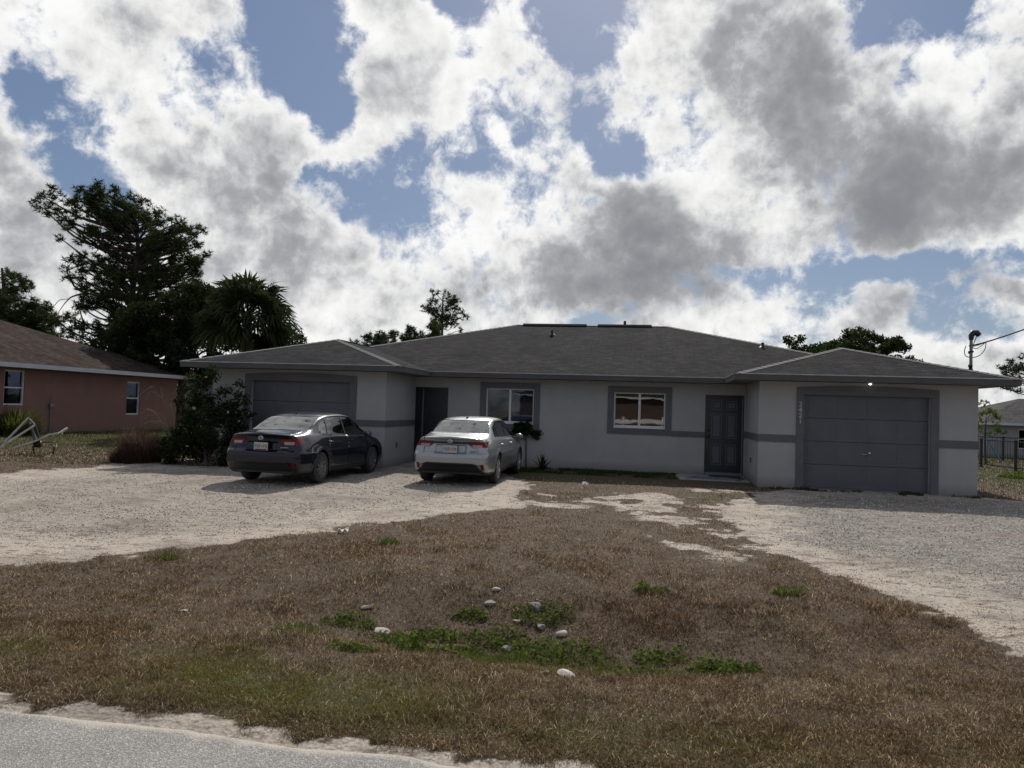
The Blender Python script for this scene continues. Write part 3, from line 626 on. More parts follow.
# eaves: soffit, fascia, drip edge
path = [(r1, -OH), (UL+OH, -OH), (UL+OH, ef), (-OH, ef), (-OH, -OH), (r0, -OH), (r0, eb), (r1, eb)]
sf = MB().add([(x+0, y, SZ) for x, y in path], [tuple(range(8))]); part(sf, 'soffit', 'soffit')
fa = MB(); dr = MB()
T = .022
for i in range(8):
    a = Vector((*path[i], 0)); b = Vector((*path[(i+1) % 8], 0)); d = (b-a).normalized(); o_ = Vector((d.y, -d.x, 0))
    # outward is on the right-hand side of the walk
    pa, pb = a - o_*T*0 + o_*0, b
    q = [a, b, b+o_*T+d*T*0, a+o_*T]
    conv = lambda j: (Vector((*path[(j+1) % 8], 0))-Vector((*path[j], 0))).cross(Vector((*path[(j+2) % 8], 0))-Vector((*path[(j+1) % 8], 0))).z > 0
    ea = T if conv((i-1) % 8) else -T; ebb = T if conv(i) else -T
    a2 = a-d*(ea if ea > 0 else -T*0); b2 = b+d*(0 if ebb > 0 else 0)
    fa.add([p+Vector((0, 0, z)) for z in (SZ-.015, EZ-.018) for p in (a2, b2, b2+o_*T, a2+o_*T)], [(0, 1, 5, 4), (1, 2, 6, 5), (2, 3, 7, 6), (3, 0, 4, 7), (0, 3, 2, 1), (4, 5, 6, 7)])
    dr.add([p+Vector((0, 0, z)) for z in (EZ-.018, EZ+.006) for p in (a2-o_*.02, b2-o_*.02, b2+o_*(T+.014), a2+o_*(T+.014))], [(0, 1, 5, 4), (1, 2, 6, 5), (2, 3, 7, 6), (3, 0, 4, 7), (0, 3, 2, 1), (4, 5, 6, 7)])
part(fa, 'fascia', 'fascia'); part(dr, 'drip_edge', 'drip')
# stucco band and window/garage surrounds: raised 2 cm
P_ = .02
def bandb(*a): part(MB().box(*a), 'wall_band', 'trim')
def bandx(u0, u1, v, z0=1.0, z1=1.145): bandb(u0, u1, v-P_, v+.001, z0, z1)
bandx(W2[1]+.165, D2[0]-.0, VM); bandx(-.03, -.002, VM)
bandb(-P_, .001, 0, VM, 1.04, 1.2); bandx(-P_, GR[0]-.165, 0, 1.04, 1.205); bandx(GR[1]+.165, W_+P_, 0, 1.04, 1.21); bandb(W_-.001, W_+P_, 0, 15.6, 1.04, 1.21)
bandx(UA-P_, GL[0]-.165, 0, 1.04, 1.2); bandx(GL[1]+.165, UL+P_, 0, 1.04, 1.2); bandb(UL-.001, UL+P_, 0, VM, 1.04, 1.2)
def surround(op, v, tw, bottom=True, arch=.0, name='window_surround'):
    a, b, z0, z1 = op; mb = MB(); Y0, Y1 = v-.028, v+.001; zb = z0 if not bottom else z0-tw-.02
    n_ = 12; top = [(a-tw+(b-a+2*tw)*i/n_, z1+tw+arch*(1-(2*i/n_-1)**2)) for i in range(n_+1)]
    for i in range(n_):
        (xa, za), (xb, zb_) = top[i], top[i+1]
        vs = [(x, y, z) for y in (Y0, Y1) for x, z in ((xa, z1), (xb, z1), (xb, zb_), (xa, za))]
        mb.add(vs, [(0, 1, 2, 3), (4, 7, 6, 5), (3, 2, 6, 7), (0, 4, 5, 1)])
    mb.box(a-tw, a, Y0, Y1, zb, z1); mb.box(b, b+tw, Y0, Y1, zb, z1)
    if bottom: mb.box(a, b, Y0, Y1, zb, z0)
    return part(mb, name, 'trim')
surround(GR, 0, .165, False, .055, 'garage_surround'); surround(GL, 0, .165, False, .055, 'garage_surround')
surround(W1, VM, .165); surround(W2, VM, .165)
# garage doors: five sections of embossed panels
def garage_door(op, secs=4, cols=4):
    a, b, z0, z1 = op; mb = MB(); Y = .13; H_ = (z1-.035)/secs
    for s_ in range(secs):
        zb, zt = .035+s_*H_+.004, .035+(s_+1)*H_-.004
        mb.bbox(a+.005, b-.005, Y, Y+.045, zb, zt, .004)
        w_ = (b-a-.12)/cols
        for c_ in range(cols):
            mb.bbox(a+.06+c_*w_+.05, a+.06+(c_+1)*w_-.05, Y-.007, Y+.004, zb+.09, zt-.09, .006)
    g = part(mb, 'garage_door', 'garage')
    sl_ = MB().box(a, b, Y-.004, Y+.05, -.01, .032); part(sl_, 'weather_strip', 'jamb', g)
    if a > 0:
        cx = (a+b)/2; hz = .035+H_*1.5
        h = MB().tube([(cx-.06, Y-.012, hz), (cx-.06, Y-.04, hz), (cx+.06, Y-.04, hz), (cx+.06, Y-.012, hz)], .009, 8).lathe([(0, -.03), (.025, -.03), (.03, -.01)], (cx+.11, Y, hz+.03), 14, 'y'); part(h, 'handle', 'chrome', g)
    return g
garage_door(GR); garage_door(GL)
bk = MB().box(UA+.25, UL-.25, .5, .52, 0, 2.4).box(.25, W_-.25, .5, .52, 0, 2.4)
# windows: sliding sashes
def window(op, kind):
    a, b, z0, z1 = op; Y = VM+.06; f = .045; mb = MB(); m = (a+b)/2
    mb.box(a, b, Y, Y+.07, z0, z0+f).box(a, b, Y, Y+.07, z1-f*.7, z1).box(a, a+f*.8, Y, Y+.07, z0+f, z1-f*.7).box(b-f*.8, b, Y, Y+.07, z0+f, z1-f*.7)
    w_ = part(mb, 'window', 'white')
    part(MB().bbox(a-.0, b, VM-.05, Y+.002, z0-.03, z0+.004, .004), 'sill', 'white', w_)
    part(MB().bbox(m-.03, m+.03, Y-.012, Y+.05, z0+f+.001, z1-f*.7-.001, .004), 'mullion', 'white', w_)
    for (p, q, off) in ((a+f*.8, m-.03, .03), (m+.03, b-f*.8, .015)):
        part(MB().box(p, q, Y+off, Y+off+.006, z0+f, z1-f*.7), 'glass', 'glassd' if kind == 1 else 'glass', w_)
    if kind == 1:
        cu = MB(); n_ = 26; p0, p1 = m-.02, b-.04
        pts = [(p0+(p1-p0)*i/n_, Y+.14+(.018 if i % 2 else -.012)) for i in range(n_+1)]
        for (xa, ya), (xb, yb) in zip(pts[:-1], pts[1:]): cu.add([(xa, ya, z0), (xb, yb, z0), (xb, yb, z1), (xa, ya, z1)], [(0, 1, 2, 3)])
        part(cu, 'curtain', 'curtain', w_)
    rm = MB(); D_ = 1.6; xa, xb, za, zb = a-.5, b+.5, z0-.5, z1+.25
    rm.add([(xa, Y+.2, za), (xb, Y+.2, za), (xb, Y+D_, za), (xa, Y+D_, za), (xa, Y+.2, zb), (xb, Y+.2, zb), (xb, Y+D_, zb), (xa, Y+D_, zb)], [(0, 1, 2, 3), (4, 7, 6, 5), (3, 2, 6, 7), (0, 3, 7, 4), (1, 5, 6, 2)])
    part(rm, 'room', 'brown_in' if kind == 2 else 'dark', w_)
window(W1, 1); window(W2, 2)
# front doors
def door(op, kind):
    a, b, z0, z1 = op; Y = VM+.1
    fr = MB().box(a, a+.045, Y-.06, Y+.05, z0, z1).box(b-.06, b, Y-.06, Y+.05, z0, z1).box(a+.045, b-.06, Y-.06, Y+.05, z1-.045, z1)
    dm = MB().bbox(a+.048, b-.063, Y-.01, Y+.03, z0+.075, z1-.048, .003); d = part(dm, 'door', 'doorp')
    part(fr, 'door_frame', 'doorp', d); part(MB().bbox(a+.02, b-.02, Y-.1, Y+.04, z0, z0+.07, .006), 'threshold', 'jamb' if kind == 2 else 'doorp', d)
    pm = MB(); x0, x1 = a+.048, b-.063; wd = (x1-x0)
    for (fx0, fx1) in ((.13, .44), (.56, .87)):
        for (g0, g1) in ((.10, .37), (.45, .78), (.83, .95)):
            X0_, X1_ = x0+fx0*wd, x0+fx1*wd; hh = z1-z0-.12; Z0_, Z1_ = z0+.07+g0*hh, z0+.07+g1*hh
            for (p, q, r_, s_) in ((X0_, X1_, Z0_, Z0_+.02), (X0_, X1_, Z1_-.02, Z1_), (X0_, X0_+.02, Z0_+.02, Z1_-.02), (X1_-.02, X1_, Z0_+.02, Z1_-.02)): pm.box(p, q, Y-.022, Y-.009, r_, s_)
            pm.bbox(X0_+.05, X1_-.05, Y-.018, Y-.009, Z0_+.05, Z1_-.05, .004)
    part(pm, 'door_panel', 'garage' if kind == 2 else 'doorp', d)
    if kind == 2:
        part(MB().box(b-.058, b-.03, Y-.066, Y-.06, z0+.07, z1-.05), 'jamb_strip', 'jamb', d)
    else:
        part(MB().box(a+.21, a+.235, Y-.07, Y-.012, z0+.05, z1-.045), 'jamb_strip', 'jamb', d)
    kn = MB().lathe([(.0, -.075), (.022, -.072), (.03, -.055), (.022, -.035), (.012, -.03), (.012, -.012), (.03, -.01), (.03, 0)], (a+.11, Y-.01, z0+1.0), 16, 'y')
    bo = MB().lathe([(0, -.03), (.02, -.028), (.026, -.01), (.026, 0)], (a+.11, Y-.01, z0+1.16), 16, 'y')
    part(kn, 'handle', 'black', d); part(bo, 'deadbolt', 'black', d)
door(D1, 1); door(D2, 2)
part(MB().box(UL-.1, .1, VM+.25, VM+.27, -.1, 2.4), 'inner_lining', 'dark') if False else None
# outlet boxes on the return walls, soffit light, house numbers
part(MB().bbox(UL, UL+.03, .86, .94, .49, .62, .006), 'outlet_box', 'jamb'); part(MB().bbox(-.03, 0, 1.1, 1.18, .47, .6, .006), 'outlet_box', 'jamb')
lf = MB().lathe([(.05, SZ-.001), (.05, SZ-.02), (.04, SZ-.03)], (2.32, -.18, 0), 18); lo_ = part(lf, 'soffit_light', 'white')
part(MB().lathe([(.032, SZ-.028), (.028, SZ-.05), (0, SZ-.058)], (2.32, -.18, 0), 18), 'bulb', 'lamp', lo_)
def text_mesh(s, size, name, m, parent, loc, rot, ext=.004):
    cu = bpy.data.curves.new(name, 'FONT'); cu.body = s; cu.size = size; cu.extrude = ext; cu.align_x = 'CENTER'; cu.align_y = 'CENTER'; cu.offset = .002
    o = bpy.data.objects.new(name, cu); C.objects.link(o); dg = bpy.context.evaluated_depsgraph_get(); dg.update()
    me = bpy.data.meshes.new_from_object(o.evaluated_get(dg)); bpy.data.objects.remove(o); me.materials.clear(); me.materials.append(M[m])
    q = bpy.data.objects.new(name, me); C.objects.link(q); q.parent = parent; q.location = loc; q.rotation_euler = rot; return q
for i, ch in enumerate('2421'): text_mesh(ch, .155, 'house_number', 'signwhite', house, (GR[0]-.085, -.034, 1.905-i*.128), (PI/2, 0, 0))
# service mast on the right wing
ms = MB().tube([(5.05-.03, 1.55, 2.5), (5.02, 1.55, 3.62)], .035, 12).lathe([(.1, 2.77), (.05, 2.86), (.04, 2.9)], (5.02, 1.55, 0), 14)
mast = part(ms, 'service_mast', 'polem', roof)
part(MB().tube([(5.02, 1.55, 3.58), (5.02, 1.55, 3.68), (5.06, 1.55, 3.75), (5.14, 1.55, 3.75), (5.2, 1.55, 3.69)], [.05, .06, .075, .07, .055], 12), 'weatherhead', 'black', roof)
part(MB().lathe([(.045, 3.28), (.06, 3.285), (.06, 3.315), (.045, 3.32)], (5.02, 1.55, 0), 12).lathe([(0, 0), (.022, .0), (.022, .09), (0, .09)], (4.96, 1.55, 3.27), 10, 'x'), 'insulator', 'black', roof)
# the cable: service drop plus drip loops
def hp(u, v, z): q = Vector((HX, HY, 0))+Vector((*HE, 0))*u+Vector((*HN, 0))*v; q.z = z; return q
def curve(pts, n_=10):
    pts = [Vector(p) for p in pts]; out_ = []
    for i in range(len(pts)-1):
        p0 = pts[max(i-1, 0)]; p1, p2 = pts[i], pts[i+1]; p3 = pts[min(i+2, len(pts)-1)]
        for j in range(n_):
            s_ = j/n_; out_.append(.5*((2*p1)+(p2-p0)*s_+(2*p0-5*p1+4*p2-p3)*s_*s_+(3*p1-p0-3*p2+p3)*s_**3))
    return out_+[pts[-1]]
YM = hp(5.02, 1.55, 0).y
cbm = MB(); J = at(986, 342, YM)
cbm.tube(curve([at(969, 346, YM), J, at(1024, 329.5, YM+.3), at(1130, 292, YM+1.5), at(1500, 150, YM+6)]), .017, 6)
cbm.tube(curve([at(972, 332, YM), at(976.5, 335, YM), at(974, 343, YM), at(972.5, 347, YM), at(977, 348.5, YM), J]), .010, 6)
cbm.tube(curve([at(971, 331.5, YM), at(973, 336, YM), at(970.5, 341, YM), at(971.5, 345.5, YM), at(975.5, 346, YM), J]), .010, 6)
cbm.tube(curve([at(966, 346, YM), at(964.5, 351, YM), at(966, 356, YM), at(973, 357.5, YM), at(980, 355, YM), at(985, 349, YM), J]), .010, 6)
tag(cbm.build('power_cable', M['cable']), label='black power cable with drip loops reaching from the roof mast off to the right', cat='cable')
# door slab and mats
sb = MB().bbox(-1.75, -.04, VM-1.5, VM-.005, -.12, .028, .015)
slab = sb.build('door_slab', M['concrete']); slab.parent = None; slab.matrix_world = house.matrix_world; slab.location = (HX, HY, 0); slab.rotation_euler = (0, 0, -HA)
tag(slab, label='low concrete slab in front of the right hand entrance door', cat='doorstep')
mtb = MB().bbox(-.92, -.12, VM-.85, VM-.2, .029, .045, .006); mo = mtb.build('doormat', M['mat']); mo.location = (HX, HY, 0); mo.rotation_euler = (0, 0, -HA)
tag(mo, label='dark doormat lying on the slab before the right hand door', cat='doormat')
fb_ = MB()
for a, b in (((-1.5, VM-1.35), (-.35, VM-1.42)), ((-.35, VM-1.42), (-.12, VM-.98)), ((-1.5, VM-1.35), (-1.3, VM-.95)), ((-1.3, VM-.95), (-.5, VM-.98)), ((-.92, VM-1.38), (-.75, VM-.96))): fb_.bar((*a, .045), (*b, .045), .035, .03)
fo = fb_.build('flat_frame', M['jamb']); fo.location = (HX, HY, 0); fo.rotation_euler = (0, 0, -HA)
tag(fo, label='thin pale wooden frame lying flat on the slab before the doormat', cat='frame')
sb = MB().bbox(UL+.04, -7.6, VM-1.3, VM-.005, -.12, .03, .015); s2 = sb.build('door_slab', M['concrete']); s2.location = (HX, HY, 0); s2.rotation_euler = (0, 0, -HA)
tag(s2, label='concrete slab at the left hand doorway behind the silver car', cat='doorstep')
# ------------------------------------------------------------------ the two saloon cars: one analytic skin, cut into parts
def pchip(xk, yk, x):
    xk = np.asarray(xk, float); yk = np.asarray(yk, float); h = np.diff(xk); d = np.diff(yk, axis=0)/h[:, None]
    m = np.zeros_like(yk)
    s_ = (d[:-1]*d[1:]) > 0; w1 = 2*h[1:]+h[:-1]; w2 = h[1:]+2*h[:-1]
    hm = (w1+w2)[:, None]/(w1[:, None]/np.where(d[:-1] == 0, 1e-9, d[:-1])+w2[:, None]/np.where(d[1:] == 0, 1e-9, d[1:]))
    m[1:-1] = np.where(s_, hm, 0); m[0] = d[0]; m[-1] = d[-1]
    i = np.clip(np.searchsorted(xk, x)-1, 0, len(xk)-2); tt = ((x-xk[i])/h[i])[:, None]; hh = h[i][:, None]
    return (1+2*tt)*(1-tt)**2*yk[i]+tt*(1-tt)**2*hh*m[i]+tt*tt*(3-2*tt)*yk[i+1]+tt*tt*(tt-1)*hh*m[i+1]
# rows: 0 floor centre,1 floor edge,2 sill,3 lower door,4 waist,5 shoulder,6 belt,7 glass foot,8 mid glass,9 glass head,10 roof rail,11 roof,12 centre line
ST = [  # y, then (x, z [, dy]) for the 13 rows
 (-2.29, [(0, .30, .10), (.62, .29, .09), (.76, .33, .06), (.83, .45, .01), (.825, .60, .0), (.77, .74, .07), (.73, .87, .09), (.69, .955, .06), (.62, .985, .04), (.52, 1.0, .03), (.38, 1.012, .02), (.19, 1.02, .01), (0, 1.022, .01)]),
 (-2.20, [(0, .25), (.66, .24), (.80, .29), (.862, .44), (.866, .60), (.825, .76), (.765, .89), (.715, .97), (.64, .998), (.53, 1.012), (.39, 1.024), (.2, 1.032), (0, 1.034)]),
 (-1.98, [(0, .22), (.68, .21), (.83, .26), (.885, .43), (.893, .60), (.86, .77), (.79, .905), (.725, .985), (.65, 1.012), (.54, 1.028), (.4, 1.04), (.2, 1.048), (0, 1.05)]),
 (-1.72, [(0, .2), (.70, .2), (.84, .25), (.89, .43), (.90, .62), (.872, .79), (.81, .93), (.735, 1.01), (.665, 1.045), (.57, 1.062), (.42, 1.072), (.21, 1.082), (0, 1.086)]),
 (-1.35, [(0, .19), (.70, .19), (.845, .24), (.885, .43), (.90, .63), (.878, .80), (.83, .945), (.765, 1.02), (.685, 1.12), (.61, 1.195), (.46, 1.218), (.23, 1.235), (0, 1.24)]),
 (-.98, [(0, .18), (.70, .18), (.84, .23), (.87, .42), (.885, .62), (.873, .80), (.84, .94), (.785, 1.0), (.685, 1.19), (.595, 1.325), (.46, 1.353), (.23, 1.372), (0, 1.377)]),
 (-.60, [(0, .18), (.70, .18), (.84, .23), (.865, .42), (.88, .62), (.87, .80), (.84, .935), (.79, .985), (.69, 1.20), (.595, 1.365), (.47, 1.40), (.24, 1.42), (0, 1.425)]),
 (0, [(0, .18), (.70, .18), (.84, .23), (.865, .42), (.88, .62), (.87, .79), (.84, .915), (.79, .955), (.69, 1.19), (.59, 1.375), (.47, 1.41), (.24, 1.43), (0, 1.435)]),
 (.45, [(0, .18), (.70, .18), (.84, .23), (.868, .42), (.882, .61), (.87, .78), (.84, .9), (.79, .94), (.69, 1.17), (.585, 1.345), (.465, 1.38), (.24, 1.40), (0, 1.405)]),
 (.85, [(0, .18), (.70, .18), (.842, .23), (.875, .42), (.887, .61), (.872, .77), (.842, .885), (.785, .93), (.695, 1.10), (.61, 1.205), (.48, 1.23), (.24, 1.25), (0, 1.255)]),
 (1.30, [(0, .19), (.70, .19), (.845, .24), (.885, .42), (.895, .61), (.872, .76), (.82, .865), (.76, .92), (.70, .965), (.61, .99), (.46, 1.005), (.23, 1.018), (0, 1.022)]),
 (1.60, [(0, .2), (.70, .2), (.84, .25), (.885, .42), (.893, .60), (.862, .74), (.79, .84), (.73, .875), (.66, .9), (.56, .918), (.42, .935), (.21, .95), (0, .955)]),
 (2.0, [(0, .21), (.66, .2), (.80, .25), (.85, .40), (.85, .56), (.80, .69), (.73, .77), (.67, .80), (.59, .82), (.49, .835), (.36, .85), (.18, .862), (0, .866)]),
 (2.22, [(0, .24, .02), (.55, .23, .0), (.68, .27, -.02), (.72, .39, -.04), (.71, .52, -.05), (.65, .62, -.07), (.6, .69, -.08), (.54, .715, -.09), (.47, .73, -.09), (.39, .745, -.09), (.28, .755, -.08), (.14, .765, -.08), (0, .77, -.08)]),
]
AXF, AXR, WR, TRK = 1.335, -1.365, .318, .768
def car_skin():
    yk = np.array([s[0] for s in ST]); K = np.zeros((len(ST), 13, 3))
    for i, (y, rows) in enumerate(ST):
        for j, r in enumerate(rows): K[i, j] = (r[0], y+(r[2] if len(r) > 2 else 0), r[1])
    ys = np.concatenate([np.arange(-2.29, -2.0, .018), np.arange(-2.0, 2.22, .024), [2.22]])
    K[..., 0] *= .985; K[0, :, 0] *= .925; K[1, :, 0] *= .955; K[2, :, 0] *= .98
    G = pchip(yk, K.reshape(len(ST), -1), ys).reshape(len(ys), 13, 3)
    cn = {1: 3, 0: 1}
    rk = np.arange(13.); rs = np.concatenate([[0, .5], np.arange(1, 12.001, 1/9.)])
    G = np.stack([pchip(rk, G[i], rs) for i in range(len(ys))])
    # close both ends: shrink the end rings to the centre line with a little crown
    def cap(ring, sgn, crown, n):
        o = []
        for k in np.linspace(1, 0, n+1)[1:]:
            c = ring.copy(); c[:, 0] *= k; c[:, 1] += sgn*crown*(1-k**2.2); o.append(c)
        return o
    G = np.concatenate([np.array(cap(G[0], -1, .055, 36))[::-1], G, np.array(cap(G[-1], 1, .10, 26))])
    return G
def build_car(col, name, label, colour_word, dark_trim):
    G = car_skin(); ny_, nr, _ = G.shape
    # wheel arches: pull the vertices near the arch onto its circle
    X, Y, Z = G[..., 0], G[..., 1], G[..., 2]
    AR = WR+.052
    for cy in (AXF, AXR):
        dy, dz = Y-cy, Z-WR; r = np.hypot(dy, dz); m_ = (np.abs(r-AR) < .0145) & (X > .45)
        k = np.where(m_, AR/np.maximum(r, 1e-6), 1); Y[:] = cy+dy*k; Z[:] = WR+dz*k
        lip = (X > .6)*np.exp(-((r-AR-.03)/.035)**2)*.014*(r > AR-.02); X[:] = X+lip
    # number-plate recess, bumper step and waist crease on the skin
    rear = sstep(-2.1, -2.25, Y)
    rec = sstep(.36, .30, X)*sstep(.655, .69, Z)*sstep(.86, .83, Z)*rear; Y[:] += rec*.045
    Y[:] += -.02*rear*np.exp(-((Z-.985)/.02)**2)*sstep(.7, .5, X)
    Y[:] += -.028*rear*sstep(.70, .66, Z)*sstep(.40, .46, Z)
    X[:] += .006*np.exp(-((Z-(.66+.03*Y/2))/.03)**2)*(X > .8)
    V = G.reshape(-1, 3); iq = (np.arange(ny_-1)[:, None]*nr+np.arange(nr-1)[None]).ravel()
    F = np.stack([iq, iq+nr, iq+nr+1, iq+1], 1)
    V2 = V.copy(); V2[:, 0] *= -1; F2 = (F+len(V))[:, ::-1]
    V = np.concatenate([V, V2]); F = np.concatenate([F, F2]); c = V[F].mean(1); ax = np.abs(c[:, 0]); cy, cz = c[:, 1], c[:, 2]
    e1 = V[F[:, 2]]-V[F[:, 0]]; e2 = V[F[:, 3]]-V[F[:, 1]]; nr_ = np.cross(e1, e2); nr_ /= np.linalg.norm(nr_, axis=1)[:, None]+1e-12
    lab = np.full(len(F), 'body', dtype=object)
    low = cz < .262
    lab[low] = 'underbody'
    # glass house
    bel = .99-.012*cy; hd = 1.352-.03*np.maximum(cy-.1, 0)
    def between(y, ylo, yhi): return (y > ylo) & (y < yhi)
    side = (ax > .585) & (cz > bel) & (cz < 1.375) & (np.abs(nr_[:, 0]) > .5)
    # slanted pillars: front edge follows the windscreen, rear edge the C-pillar
    yf = 1.22-(cz-.95)*1.75; yr = -1.36+(cz-1.0)*1.02
    sd = side & (cy < yf) & (cy > yr) & (cz < 1.345-.35*np.maximum(0, -cy-.75))
    q1 = sd & (cy > -.16+.05); fr_ = sd & (cy > -.02); re_ = sd & (cy < -.09) & (cy > -.93+(cz-1)*.35); qu = sd & (cy < -.97+(cz-1)*.35)
    lab[fr_] = 'front_side_window'; lab[re_] = 'rear_side_window'; lab[qu] = 'quarter_window'
    lab[sd & ~(fr_ | re_ | qu) & (cy > -.5)] = 'pillar'; lab[sd & ~(fr_ | re_ | qu) & (cy <= -.5)] = 'rear_pillar'
    hw = .60-(cz-1.05)*.30
    rw = (cy < -.86) & (cy > -1.72) & (cz > 1.085) & (cz < 1.352) & (ax < .665-(cz-1.08)*.42) & (nr_[:, 2] > .3)
    lab[rw] = 'rear_window'
    ws = (cy > .52) & (cy < 1.24) & (cz > 1.04) & (ax < .70-(cz-1.0)*.40) & (nr_[:, 2] > .3); lab[ws] = 'windscreen'
    # lamps: long lens wrapping round the corner
    tl = (cy < -1.93) & (cz > .79+.02*sstep(.4, .7, ax)) & (cz < .915+.02*sstep(.5, .8, ax)) & (ax > .385+.10*sstep(.87, .80, cz)) & (cz < .93) & (nr_[:, 2] < .8)
    tl &= ~((cy > -2.12) & (cz < .84+.45*(cy+2.12)))
    lab[tl] = 'tail_light'
    rv = tl & (ax > .47) & (ax < .67) & (cz > .803) & (cz < .853); lab[rv] = 'reverse_lamp'
    hl = (cy > 1.93) & (cz > .60) & (cz < .72) & (ax > .42) & (nr_[:, 2] < .93); lab[hl] = 'headlight'
    gr = (cy > 2.1) & (cz > .28) & (cz < .52) & (ax < .55); lab[gr] = 'grille'
    blk = (cy < -2.12) & (cz < .475-.17*sstep(.52, .74, ax)) & (ax < .72); blk |= (cy < -1.7) & (cz < .30)
    lab[blk & ~low] = 'bumper_insert'
    rf = (cy < -2.06) & (ax > .67+.0*cz) & (ax < .735) & (cz > .34) & (cz < .47); lab[rf] = 'reflector'
    if dark_trim == 'silver':
        lab[(cy < -2.12) & (cz > .872) & (cz < .906) & (ax < .44)] = 'trim_strip'
    # doors and boot lid
    wheel_r = np.hypot(cy-AXR, cz-WR)
    dz_ = (cz > .27) & (cz < .955) & (ax > .75)
    lab[dz_ & between(cy, -.045, .98) & (lab == 'body')] = 'front_door'
    lab[dz_ & between(cy, -1.02, -.065) & (wheel_r > AR+.10) & (lab == 'body')] = 'rear_door'
    lab[(lab == 'body') & (cy < -1.74) & (ax < .60) & (cz > .66) & (nr_[:, 0]**2 < .6)] = 'boot_lid'
    # cut the arches
    keep = np.ones(len(F), bool)
    for wy in (AXF, AXR): keep &= ~((np.hypot(cy-wy, cz-WR) < AR-.004) & (ax > .42))
    mats = dict(body=col, front_door=col, rear_door=col, boot_lid=col, underbody=M['blackp'], pillar=M['blackp'], rear_pillar=M['blackp'], windscreen=M['carglass'], rear_window=M['carglass'], front_side_window=M['carglass'], rear_side_window=M['carglass'], quarter_window=M['carglass'],
                tail_light=M['red'], reverse_lamp=M['clear'], headlight=M['clear'], grille=M['blackp'], bumper_insert=M['blackp'], reflector=M['red'], trim_strip=M['blackp'])
    root = empty(name, (0, 0, 0), 0, label=label, cat='car')
    names = dict(rear_pillar='pillar', front_side_window='side_window', rear_side_window='side_window', front_door='door', rear_door='door')
    vn = np.zeros_like(V)
    for k in range(4): np.add.at(vn, F[:, k], nr_)
    # the two half skins share the centre line: give both the mirrored sum there
    ln = np.linalg.norm(vn, axis=1)[:, None]; vn = vn/np.maximum(ln, 1e-9); cen = np.abs(V[:, 0]) < 1e-5; vn[cen, 0] = 0
    parts = {}
    for kind in sorted(set(lab)):
        selk = (lab == kind) & keep
        halves = [('', np.ones(len(F), bool))] if kind in ('body', 'underbody', 'windscreen', 'rear_window', 'grille', 'boot_lid', 'bumper_insert', 'trim_strip') else [('R', c[:, 0] > 0), ('L', c[:, 0] < 0)]
        for hn_, hs in halves:
            s_ = selk & hs
            if not s_.any(): continue
            idx, inv = np.unique(F[s_], return_inverse=True); q = inv.reshape(-1, 4); vv = V[idx].copy()
            if kind in ('front_door', 'rear_door', 'boot_lid'):      # set the panel in a hair and drop its rim: a shut line
                cnt = np.zeros(len(idx)); np.add.at(cnt, q.ravel(), 1); rim = cnt < 3.5; rim &= np.abs(vv[:, 0]) > 1e-4
                vv[rim] -= vn[idx][rim]*.011
            if 'window' in kind or kind == 'windscreen': vv -= vn[idx]*.006
            # weld the centre line
            key = np.round(vv, 5); uq, fi, inv2 = np.unique(key, axis=0, return_index=True, return_inverse=True); inv2 = inv2.ravel()
            q = inv2[q]; vv = vv[fi]; n_ = vn[idx][fi]
            good = np.array([len(set(r)) >= 3 for r in q.tolist()])
            me = bpy.data.meshes.new(names.get(kind, kind)); me.from_pydata(vv.tolist(), [], [list(dict.fromkeys(r)) for r in q[good].tolist()])
            me.polygons.foreach_set('use_smooth', [True]*len(me.polygons)); me.materials.append(mats[kind])
            if kind not in ('front_door', 'rear_door', 'boot_lid'): me.normals_split_custom_set_from_vertices([tuple(v) for v in n_])
            o = bpy.data.objects.new(names.get(kind, kind), me); C.objects.link(o); o.parent = root; parts[kind+hn_] = o
            if kind == 'reverse_lamp': o.parent = parts.get('tail_light'+hn_, root)
    for hn_ in 'RL':
        if 'reverse_lamp'+hn_ in parts and 'tail_light'+hn_ in parts: parts['reverse_lamp'+hn_].parent = parts['tail_light'+hn_]
    def cp_(mb, nm, m, par=root): return part(mb, nm, m, par)
    for s_ in (1, -1):
        # mirror
        mb = MB(); mb.lathe([(0, -.07), (.045, -.065), (.08, -.03), (.088, .02), (.075, .05), (0, .052)], (0, 0, 0), 18, 'y')
        mb.v = [(s_*(.945)+x*1.2, .80-y*1.0, .965+z*.78) for x, y, z in mb.v]
        mb.bar((s_*.83, .84, .955), (s_*.91, .81, .975), .05, .035); mo_ = cp_(mb, 'side_mirror', col)
        gm_ = MB().lathe([(0, -.006), (.07, -.004), (.078, .0)], (0, 0, 0), 18, 'y'); gm_.v = [(s_*.945+x*1.2, .728+y, .965+z*.78) for x, y, z in gm_.v]; cp_(gm_, 'mirror_glass', 'carglass', mo_)
        for yy in (-.86, .16):
            hb = MB().tube([(s_*.868, yy, .835), (s_*.902, yy-.03, .838), (s_*.902, yy-.17, .842), (s_*.868, yy-.2, .842)], [.012, .014, .014, .012], 8)
            cp_(hb, 'door_handle', col, parts.get(('rear_door' if yy < 0 else 'front_door')+('R' if s_ > 0 else 'L'), root))
